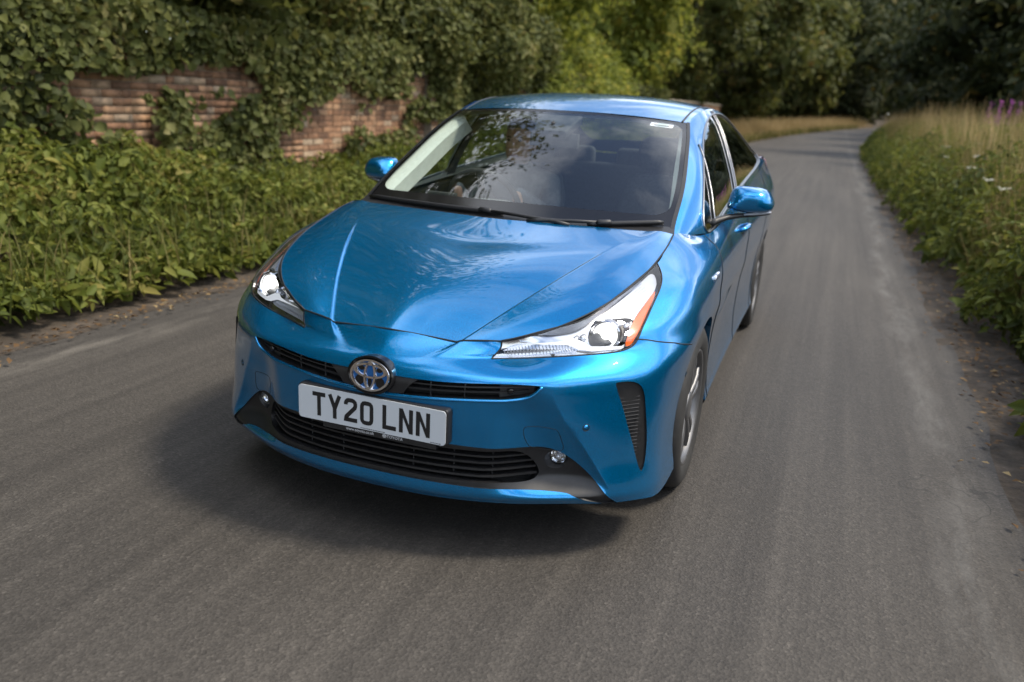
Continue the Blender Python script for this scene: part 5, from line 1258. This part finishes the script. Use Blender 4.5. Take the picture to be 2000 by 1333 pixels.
noise_color(principled('coping_stone', (.35,.30,.24), .9), [(.3,(.16,.145,.11)),(.7,(.42,.37,.29))], 5, 6, .7, bump=.5, bump_scale=30, dist=.006)
Y0W, Y1W = -4.0, 46.0
mb = MB(); mb.box((WX - .17, (Y0W+Y1W)/2, WT/2 - .05), (.31, Y1W - Y0W, WT + .1)); wp(mb.build('wall_core', 'mortar'))
PY0 = 10.35                                     # a brick pier part-way along
mb = MB(); mb.box((WX + .03, PY0, WT/2 + .03), (.20, .44, WT + .16)); wp(mb.build('pier_core', 'mortar'))
mb = MB(); mb.box((WX + .03, PY0, WT + .145), (.30, .54, .07)); wp(mb.build('pier_cap', 'coping_stone', None, bevel=.012))
cand = []
for c in range(-1, 23):
    z = .005 + c*.0735 + .0325
    if z > WT - .02: break
    y = Y0W + (.1125 if c % 2 else 0)
    k = 0
    while y < Y1W:
        ln = .215 if (c % 2 == 0 or k % 3) else .1025
        cand.append((WX - .05, y + ln/2, z, ln)); y += ln + .0105; k += 1
for c in range(24):
    z = .005 + c*.0735 + .0325
    offs = (-.11, .11) if c % 2 else (-.165, .0, .165)
    for o in offs: cand.append((WX + .132 - .05, PY0 + o, z, .205 if c % 2 else (.205 if o == 0 else .1)))
cand = np.array(cand)
score = np.where((cand[:, 1] > 5.2) & (cand[:, 1] < 10.7) & (cand[:, 2] > .62), 0, 5) + np.abs(cand[:, 1] - 8.2)/3 - cand[:, 2]*.4
order = np.argsort(score); near_i = set(order[:295].tolist())
def brick_mesh(seed, ln):
    r = random.Random(seed); bm = bmesh.new(); bmesh.ops.create_cube(bm, size=1)
    for v in bm.verts: v.co = Vector((v.co.x*.102, v.co.y*ln, v.co.z*.065)) + Vector((r.uniform(-.002,.002), r.uniform(-.003,.003), r.uniform(-.0025,.0025)))
    bmesh.ops.bevel(bm, geom=[e for e in bm.edges if abs(e.verts[0].co.x - .05) < .01 and abs(e.verts[1].co.x - .05) < .01], offset=.006, segments=1, affect='EDGES')
    me = bpy.data.meshes.new('brick'); bm.to_mesh(me); bm.free(); me.materials.append(MAT['brick_single']); return me
bm_full = [brick_mesh(k, .215) for k in range(5)]; bm_half = [brick_mesh(20 + k, .1025) for k in range(3)]
rr = random.Random(3); jv = []; jf = []
for i, (x, y, z, ln) in enumerate(cand):
    x += rr.uniform(-.004, .006)
    if i in near_i:
        o = bpy.data.objects.new('brick', rr.choice(bm_full if ln > .15 else bm_half)); COL.objects.link(o); o.location = (x, y, z); o.rotation_euler = (rr.uniform(-.008,.008), 0, rr.uniform(-.008,.008)); wp(o)
    else:
        k = len(jv); jv += [(x + sx_*.051, y + sy_*ln/2, z + sz_*.0325) for sx_ in (-1,1) for sy_ in (-1,1) for sz_ in (-1,1)]; jf += [tuple(k + a for a in q) for q in ((4,6,7,5),(0,4,5,1),(2,3,7,6),(0,2,6,4),(1,5,7,3))]
o = fast_mesh('distant_brick', jv, jf, 'brick_joined'); o['kind'] = 'stuff'; wp(o)
y = Y0W; cm = []
for k in range(3):
    bm = bmesh.new(); bmesh.ops.create_cube(bm, size=1); r = random.Random(50+k)
    for v in bm.verts: v.co = Vector((v.co.x*.42, v.co.y*.445, v.co.z*.06 + (.03 if v.co.z > 0 and abs(v.co.x) < 0 else 0))) + Vector((r.uniform(-.008,.008), r.uniform(-.004,.004), r.uniform(-.004,.004)))
    bmesh.ops.bevel(bm, geom=list(bm.edges), offset=.012, segments=1, affect='EDGES'); me = bpy.data.meshes.new('coping'); bm.to_mesh(me); bm.free(); me.materials.append(MAT['coping_stone']); cm.append(me)
while y < Y1W:
    o = bpy.data.objects.new('coping_stone', rr.choice(cm)); COL.objects.link(o); o.location = (WX - .16, y + .225, WT + .04 + rr.uniform(-.004,.004)); o.rotation_euler = (rr.uniform(-.008,.008), rr.uniform(-.01,.01), 0); wp(o); y += .452
# ---- ivy on and over the wall
rng = np.random.default_rng(11)
n = 85000; yy = rng.uniform(-3.5, 30, n)**1.0; zz = rng.uniform(0, 2.1, n)
cov = fbm(yy*.75, zz*1.3, 2)
bare = np.exp(-((yy - 8.6)/2.0)**2 - ((zz - 1.05)/.55)**2)*.40 + np.exp(-((yy - 3.4)/2.0)**2 - ((zz - 1.30)/.30)**2)*.30 - np.exp(-((yy-5.6)/.5)**2)*.15
keep = (cov - bare > .43) | ((fbm(yy*2.2, zz*2.6, 33) > .55) & (bare < .36)) | (zz > 1.66 + .14*vnoise(yy*1.3, yy*0, 5)) & (cov - bare*.6 > .34)
keep &= rng.random(n) < np.clip(1.3 - (yy - 8)/40, .35, 1)
yy, zz = yy[keep], zz[keep]; n = len(yy)
xx = WX + .05 + np.abs(rng.normal(0, .07, n)) + .16*np.clip(fbm(yy*1.5, zz*1.5, 9) - .4, 0, 1)*2
P = np.stack([xx, yy, zz], 1); V, F = leaves(P, np.tile((1.1,-.25,.35), (n,1)), .080, rng, .95, hexa=True)
o = fast_mesh('ivy', V, F, 'leaf_ivy'); tag(o, 'dark green ivy climbing over the old brick wall', 'ivy', kind='stuff')
# shrubs spilling over the top of the wall
def clump_leaves(centres, radii, per, size, rng, shell=.55, zsq=.85, hexa=False, core=False):
    Vs = []; Fs = []; k = 0
    for c, r, m_ in zip(centres, radii, per):
        d = unit(rng.normal(0, 1, (m_, 3))); rad = r*(shell + (1-shell)*rng.random(m_)**.5)*(.82 + .36*rng.random(m_))
        if core: rad[:m_//6] *= .62; 
        sz = np.where(np.arange(m_) < m_//6, size*2.6, size) if core else size
        p = np.array(c) + d*rad[:, None]*np.array((1,1,zsq)); V, F = leaves(p, d + np.array((0,0,.35)), sz, rng, .62, .3, .7, hexa); Vs.append(V); Fs.append(F + k); k += len(V)
    return np.vstack(Vs), np.vstack(Fs)
def bush(name, label, y0, y1, n, x, z, r, size, mat, seed, cat='shrub', group=None, sx_=.35, dens=330):
    rng = np.random.default_rng(seed); cs = []; rs = []
    for k in range(n):
        t = (k + rng.uniform(.2,.8))/n; cs.append((x + rng.normal(0, sx_), y0 + (y1-y0)*t, z + rng.normal(0, r*.35))); rs.append(r*rng.uniform(.7, 1.2))
    V, F = clump_leaves(cs, rs, [int(dens*q*q*4*3.14*.8) for q in rs], size, rng, hexa=True)
    b_ = empty(name, (x, (y0+y1)/2, 0)); tag(b_, label, cat, group)
    o = fast_mesh('foliage', V, F, mat); o.parent = b_; o.matrix_parent_inverse = Matrix.Translation((-x, -(y0+y1)/2, 0))
    mb = MB()
    for c, q in zip(cs[::2], rs[::2]): mb.tube([(x + rng.normal(0,.15), c[1] + rng.normal(0,.2), 0), (c[0]*.5 + x*.5, c[1] + .1, c[2]*.6), c], [.05,.035,.012], 6)
    s_ = mb.build('stem', 'bark', None, True); s_.parent = b_; s_.matrix_parent_inverse = o.matrix_parent_inverse.copy(); return b_
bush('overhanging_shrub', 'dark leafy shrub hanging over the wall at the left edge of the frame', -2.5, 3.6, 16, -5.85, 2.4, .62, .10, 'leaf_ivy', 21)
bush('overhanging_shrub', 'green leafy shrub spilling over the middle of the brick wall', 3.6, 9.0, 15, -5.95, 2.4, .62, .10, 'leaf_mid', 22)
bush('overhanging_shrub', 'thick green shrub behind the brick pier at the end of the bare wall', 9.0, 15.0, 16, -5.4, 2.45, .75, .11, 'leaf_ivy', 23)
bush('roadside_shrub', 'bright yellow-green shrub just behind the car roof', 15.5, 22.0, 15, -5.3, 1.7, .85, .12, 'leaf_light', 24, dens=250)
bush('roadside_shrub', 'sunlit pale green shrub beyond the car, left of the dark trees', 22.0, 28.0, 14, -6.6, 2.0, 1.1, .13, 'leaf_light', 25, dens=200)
# ---- undergrowth below the wall
rng = np.random.default_rng(31)
def under_h(x, y):
    t = np.clip((-2.95 - x)/1.2, 0, 1); h = .16 + .52*t + .10*np.clip((-4.1 - x)/.8, 0, 1)
    dip = np.exp(-((y - 8.5)/2.6)**2); return h*(.12 + 1.35*fbm(x*.9, y*.6, 4) + .55*fbm(x*3.1, y*3.1, 14) - .1)*(1 - .25*dip)
n = 88000; yy = -3.5 + 30*rng.random(n)**1.45; xx = rng.uniform(-4.98, -2.95 , n); hh = under_h(xx, yy)
q = rng.random(n); zz = hh*(1 - .55*q**2.2) + .0
e = .05; gx = (under_h(xx+e, yy) - hh)/e; gy = (under_h(xx, yy+e) - hh)/e
P = np.stack([xx + rng.normal(0,.03,n), yy, zz], 1); Nn = np.stack([-gx, -gy, np.full(n, .8)], 1)
V, F = leaves(P, unit(Nn), .062 + .05*(rng.random(n) < .3), rng, .55, .3, .75, True); V[:, 2] = np.maximum(V[:, 2], .005)
o = fast_mesh('undergrowth', V, F, 'leaf_bank'); tag(o, 'low green undergrowth of nettles and brambles below the brick wall', 'undergrowth', kind='stuff')
def shoots(name, label, pts, hts, lean, size, mat, rng, per=16):
    """tall arching leafy stems"""
    Vs = []; Fs = []; k = 0
    for p, h, l in zip(pts, hts, lean):
        az = rng.uniform(-.9, .9); d = np.array((math.cos(az)*l[0] - math.sin(az)*l[1], math.sin(az)*l[0] + math.cos(az)*l[1], 0)); t = np.linspace(.15, 1, per)
        q = np.array(p) + np.stack([d[0]*t**2*h, d[1]*t**2*h, h*(t - .35*t**3)], 1); V, F = leaves(q, np.tile((0,0,1.), (per,1)) + d*.5, size*(1.2 - .5*t), rng, .5, .5, .6, True); Vs.append(V); Fs.append(F + k); k += len(V)
        w = .004; st = np.array(p) + np.stack([d[0]*np.linspace(0,1,7)**2*h, d[1]*np.linspace(0,1,7)**2*h, h*(np.linspace(0,1,7) - .35*np.linspace(0,1,7)**3)], 1)
        V = np.stack([st - np.array((w,0,0)), st + np.array((w,0,0))], 1).reshape(-1, 3); F = np.array([(2*i, 2*i+1, 2*i+3, 2*i+2) for i in range(6)]); Vs.append(V); Fs.append(F + k); k += len(V)
    o = fast_mesh(name, np.vstack(Vs), np.vstack(Fs), mat); tag(o, label, 'weeds', kind='stuff'); return o
n = 900; yy = -3 + 26*rng.random(n)**1.4; xx = rng.uniform(-4.8, -3.0, n)
shoots('bramble_shoots', 'arching bramble shoots standing out of the left bank', np.stack([xx, yy, under_h(xx, yy)*.5], 1), rng.uniform(.3, .85, n)*np.clip((-2.7 - xx)/.8, .4, 1), np.tile((.55, 0.), (n,1)), .085, 'leaf_bank', rng)
n = 5000; yy = -3.5 + 30*rng.random(n)**1.3; xx = rng.uniform(-4.4, -2.92, n); P = np.stack([xx, yy, under_h(xx, yy)*.4], 1); V, F = blades(P, .48, rng, .5, .011)
o = fast_mesh('bank_grass', V, F, 'grass_green'); tag(o, 'green grass blades at the foot of the left bank', 'grass', kind='stuff')
# ---- tall grass on the right bank
rng = np.random.default_rng(41)
def bz(x, y): return np.array([bankR(a, b_) for a, b_ in zip(x, y)])
def rgrass(name, label, n, y0, y1, pw_, x0, x1, h, mat, lean, w, seg=3, edge=.45):
    yy = y0 + (y1-y0)*rng.random(n)**pw_; xx = x0 + (x1-x0)*rng.random(n)**1.25; cx, cz = road_c(yy)
    hh = h*np.clip(.38 + (xx - x0)/edge*.62, .3, 1)*(.7 + .6*fbm(xx*1.2, yy*.8, 8))
    P = np.stack([xx + cx, yy, bz(xx, yy) + cz - .02], 1); V, F = blades(P, hh, rng, lean, w, seg)
    o = fast_mesh(name, V, F, mat); tag(o, label, 'grass', kind='stuff'); return o
rgrass('tall_grass', 'tall green grass on the right bank of the lane', 32000, -1, 45, 1.5, 2.52, 6.0, 1.15, 'grass_green', .30, .012)
rgrass('seeding_grass', 'pale straw coloured grass heads standing on the right bank', 21000, .5, 50, 1.3, 2.60, 6.0, 1.30, 'grass_straw', .20, .0075)
n = 62000; yy = -1 + 42*rng.random(n)**1.6; x0_ = 2.42 + .10*np.sin(yy*2.3) + .06*np.sin(yy*5.1) - .16*np.clip((yy - 5)/10, 0, 1); xx = x0_ + 2.4*rng.random(n)**1.35; hh = np.clip((xx - x0_ + .10)/.42, .2, 1)*.92*(.35 + 1.05*fbm(xx*1.6, yy*1.2, 12)); cx, cz = road_c(yy)
P = np.stack([xx + cx, yy, bz(xx, yy) + cz + hh*(1 - .6*rng.random(n)**1.6)], 1); V, F = leaves(P, np.tile((-.7,-.3,.8), (n,1)), .062 + .05*(rng.random(n) < .25), rng, .5, .3, .8, True)
o = fast_mesh('bank_plants', V, F, 'leaf_bank'); tag(o, 'leafy green weeds crowding the right edge of the lane', 'weeds', kind='stuff')
n = 460; yy = 3.0 + 26*rng.random(n)**1.3; xx = 2.62 + 1.1*rng.random(n)
shoots('nettle_stems', 'tall leafy nettle stems leaning over the right edge of the lane', np.stack([xx, yy, bz(xx, yy)], 1), rng.uniform(.5, 1.15, n)*np.clip((xx - 2.2)/.6, .45, 1), np.tile((-.40, 0.), (n,1)), .08, 'leaf_bank', rng)
# straw grass on the far left verge
n = 14000; yy = 23 + 65*rng.random(n)**1.3; cx, cz = road_c(yy); xx = -2.95 - 3.2*rng.random(n); P = np.stack([xx + cx, yy, cz], 1); V, F = blades(P, 1.0*np.clip(.3 + (-2.9 - xx)/.9, .3, 1), rng, .22, .016)
o = fast_mesh('dry_grass', V, F, 'grass_straw'); tag(o, 'dry golden grass along the far left verge', 'grass', kind='stuff')
n = 7000; yy = 22 + 60*rng.random(n)**1.3; cx, cz = road_c(yy); xx = -2.85 - 1.1*rng.random(n); P = np.stack([xx + cx, yy, cz], 1); V, F = blades(P, .42, rng, .4, .02)
o = fast_mesh('verge_grass', V, F, 'grass_green'); tag(o, 'short green grass fringe on the far left verge', 'grass', kind='stuff')
# ---- fallen leaves and grit along both road edges
n = 4200; side = rng.random(n) < .62; yy = -1.5 + 30*rng.random(n)**1.6
xx = np.where(side, XR + .22 + rng.normal(0,.15,n), XL - .12 + np.abs(rng.normal(0,.13,n))); P = np.stack([xx, yy, np.full(n,.006)], 1)
V, F = leaves(P, np.tile((0,0,1.), (n,1)), .038, rng, .6, 0, .25); V[:, 2] = np.clip(V[:, 2], .004, .03)
o = fast_mesh('leaf_litter', V, F, 'litter'); tag(o, 'brown fallen leaves scattered along the road edges', 'leaves', kind='stuff')

# ---- trees
def tree(name, label, x, y, h, r, nl, size, mat, seed, group=None, zlow=.25, flat=1.0, nc=16, lean=(0,0)):
    rng = np.random.default_rng(seed); cx, cz = road_c(y); bx = x; z0 = 0
    t = empty(name, (bx, y, z0)); tag(t, label, 'tree', group)
    mb = MB(); tr = h*.028 + .06; top = Vector((lean[0], lean[1], h*.72))
    pts = [Vector((0,0,-.1)), Vector((rng.normal(0,.06), rng.normal(0,.06), h*.2)), Vector((lean[0]*.4 + rng.normal(0,.1), lean[1]*.4 + rng.normal(0,.1), h*.45)), top]
    mb.tube(pts, [tr*1.25, tr, tr*.75, tr*.25], 9)
    cs = []; rs = []
    for k in range(nc):
        zt = zlow + (1 - zlow)*((k + rng.uniform(0,1))/nc); prof = math.sin(math.pi*min(1, max(.06, (zt - zlow*.6)/(1.06 - zlow*.6))))**.6
        a = k*2.4 + rng.uniform(-.5,.5); rad = r*prof*rng.uniform(.45,.9)
        c = (math.cos(a)*rad*flat + lean[0]*zt, math.sin(a)*rad + lean[1]*zt, h*zt*.93); q = r*rng.uniform(.30,.48)
        cs.append(c); rs.append(q)
        if k % 2 == 0:
            b0 = pts[1].lerp(pts[3], min(.95, max(.0, zt*.8 - .1))); m1 = (b0 + Vector(c))/2 + Vector((0,0,-.15*r)); mb.tube([b0, m1, c], [tr*.38, tr*.22, tr*.07], 6)
    tk = mb.build('trunk', 'bark', None, True); tk.parent = t
    tot = sum(q*q for q in rs); V, F = clump_leaves(cs, rs, [max(20, int(nl*q*q/tot)) for q in rs], size, rng, .45, .8, core=True)
    V[:, 2] = np.maximum(V[:, 2], .05)
    c_ = fast_mesh('crown', V, F, mat); c_.parent = t; return t
T_L = 'trees behind the brick wall'; T_R = 'trees on the right of the lane'
# left row, behind the wall, from behind the photographer to the bend
left = [(-7.4,-17,12.5,4.8,'leaf_mid','tall tree behind the wall, farthest behind the photographer'),(-7.0,-9.5,13,4.8,'leaf_mid','tall tree behind the wall, level with the photographer'),(-7.0,-2.5,13,4.8,'leaf_mid','tall dark tree behind the wall at the left edge of the frame'),
        (-7.4,4.5,11,4.4,'leaf_mid','tall tree behind the wall above the bare brickwork'),(-7.8,11.5,9.0,4.0,'leaf_mid','tall tree behind the wall, above the brick pier'),
        (-7.8,19,8,3.8,'leaf_light','yellow-green tree rising over the car roof'),(-7.6,27.5,8,3.8,'leaf_light','pale green tree beyond the car, left of the tunnel of trees')]
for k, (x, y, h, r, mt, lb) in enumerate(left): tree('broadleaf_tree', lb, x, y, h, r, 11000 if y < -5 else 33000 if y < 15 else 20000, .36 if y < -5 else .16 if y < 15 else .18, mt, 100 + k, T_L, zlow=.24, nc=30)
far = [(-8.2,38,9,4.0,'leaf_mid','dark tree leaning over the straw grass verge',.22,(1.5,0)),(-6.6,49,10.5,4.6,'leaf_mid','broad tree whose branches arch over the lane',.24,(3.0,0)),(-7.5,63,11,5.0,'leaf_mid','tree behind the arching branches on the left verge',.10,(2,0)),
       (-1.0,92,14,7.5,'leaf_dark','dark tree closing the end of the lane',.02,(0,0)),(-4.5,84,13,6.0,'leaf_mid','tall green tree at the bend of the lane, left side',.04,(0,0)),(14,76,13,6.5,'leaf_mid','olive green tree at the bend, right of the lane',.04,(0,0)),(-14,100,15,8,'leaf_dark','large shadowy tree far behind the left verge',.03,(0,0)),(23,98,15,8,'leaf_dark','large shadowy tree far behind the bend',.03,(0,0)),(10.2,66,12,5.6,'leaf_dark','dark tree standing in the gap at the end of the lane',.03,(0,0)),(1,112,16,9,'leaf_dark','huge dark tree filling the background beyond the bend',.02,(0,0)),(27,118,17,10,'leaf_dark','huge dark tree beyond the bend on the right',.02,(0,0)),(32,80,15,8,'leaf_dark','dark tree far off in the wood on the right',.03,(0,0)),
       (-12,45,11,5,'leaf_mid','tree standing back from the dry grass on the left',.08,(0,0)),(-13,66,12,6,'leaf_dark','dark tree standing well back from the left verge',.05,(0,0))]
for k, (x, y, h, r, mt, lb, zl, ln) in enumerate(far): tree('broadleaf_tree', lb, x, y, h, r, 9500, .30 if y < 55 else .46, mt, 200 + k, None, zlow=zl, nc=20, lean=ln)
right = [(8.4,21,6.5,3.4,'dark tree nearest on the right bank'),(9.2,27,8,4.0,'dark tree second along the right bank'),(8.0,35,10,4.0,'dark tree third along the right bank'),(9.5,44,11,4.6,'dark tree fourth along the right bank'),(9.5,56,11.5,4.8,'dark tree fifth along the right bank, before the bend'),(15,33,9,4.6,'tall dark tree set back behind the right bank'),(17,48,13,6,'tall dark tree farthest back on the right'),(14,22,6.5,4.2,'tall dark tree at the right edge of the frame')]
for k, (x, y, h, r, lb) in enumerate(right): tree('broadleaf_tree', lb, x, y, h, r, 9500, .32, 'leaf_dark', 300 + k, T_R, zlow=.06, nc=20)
# ---- the wood that closes the view beyond the bend
rng = np.random.default_rng(77); n = 34000; xx = rng.uniform(-30, 50, n); zz = 19*rng.random(n)**.85; yy = 128 + 10*fbm(xx*.12, zz*.15, 3) - 4*np.sin(zz/17*3.1) + rng.normal(0, 1.5, n)
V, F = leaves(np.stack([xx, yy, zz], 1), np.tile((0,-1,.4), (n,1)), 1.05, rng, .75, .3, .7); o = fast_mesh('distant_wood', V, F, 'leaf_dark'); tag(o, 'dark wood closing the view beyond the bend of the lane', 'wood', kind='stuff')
# ---- wild flowers on the right bank
def umbel(x, y, h, k):
    r = np.random.default_rng(500 + k); t = empty('umbel_flower', (x, y, bankR(x, y) - .03)); mb = MB()
    mb.tube([(0,0,0),(.02,.01,h*.5),(.03,.0,h)], [.005,.004,.003], 5); pts = []
    for j in range(5):
        a = j*1.256; e_ = Vector((.03 + .038*math.cos(a), .038*math.sin(a), h + .035 - .012*(j % 2))); mb.tube([(.03,0,h), e_], .0018, 4); pts += [(e_.x + r.normal(0,.010), e_.y + r.normal(0,.010), e_.z + r.normal(0,.004)) for _ in range(14)]
    o = mb.build('stem', 'leaf_bank'); o.parent = t; P = np.array(pts); V, F = leaves(P, np.tile((0,0,1.), (len(P),1)), .012, r, .9, 0, .4); f_ = fast_mesh('flower_head', V, F, 'petal_white'); f_.parent = t; f_['kind'] = 'stuff'
    tag(t, 'white flat-topped wild flower standing in the right bank', 'flower', 'white wild flowers on the right bank')
for k, (x, y) in enumerate([(2.75,9.2),(2.95,10.4),(3.1,11.0),(2.8,12.2),(3.3,12.8),(3.0,14.0),(2.7,7.6),(3.4,9.8),(2.65,6.4)]): umbel(x, y, .85, k)
def spike(x, y, h, k):
    r = np.random.default_rng(600 + k); t = empty('purple_flower', (x, y, bankR(x, y) - .03)); mb = MB(); mb.tube([(0,0,0),(.02,0,h*.5),(.05,0,h)], [.006,.005,.002], 5); o = mb.build('stem', 'leaf_bank'); o.parent = t
    zz = r.uniform(.68, 1, 70); P = np.stack([.05*zz + r.normal(0,.028*(1.15-zz)*3,70), r.normal(0,.028*(1.15-zz)*3,70), zz*h], 1); V, F = leaves(P, np.tile((0,0,.5), (70,1)), .034, r, .9, 0, 1); f_ = fast_mesh('flower_head', V, F, 'petal_purple'); f_.parent = t; f_['kind'] = 'stuff'
    tag(t, 'purple flower spike standing above the grass of the right bank', 'flower', 'purple flower spikes on the right bank')
for k, (x, y) in enumerate([(4.1,17.0),(4.4,17.8),(4.7,18.6),(4.3,19.6),(5.0,20.2),(4.6,16.0),(5.3,18.0),(4.9,15.2)]): spike(x, y, 1.55, k)
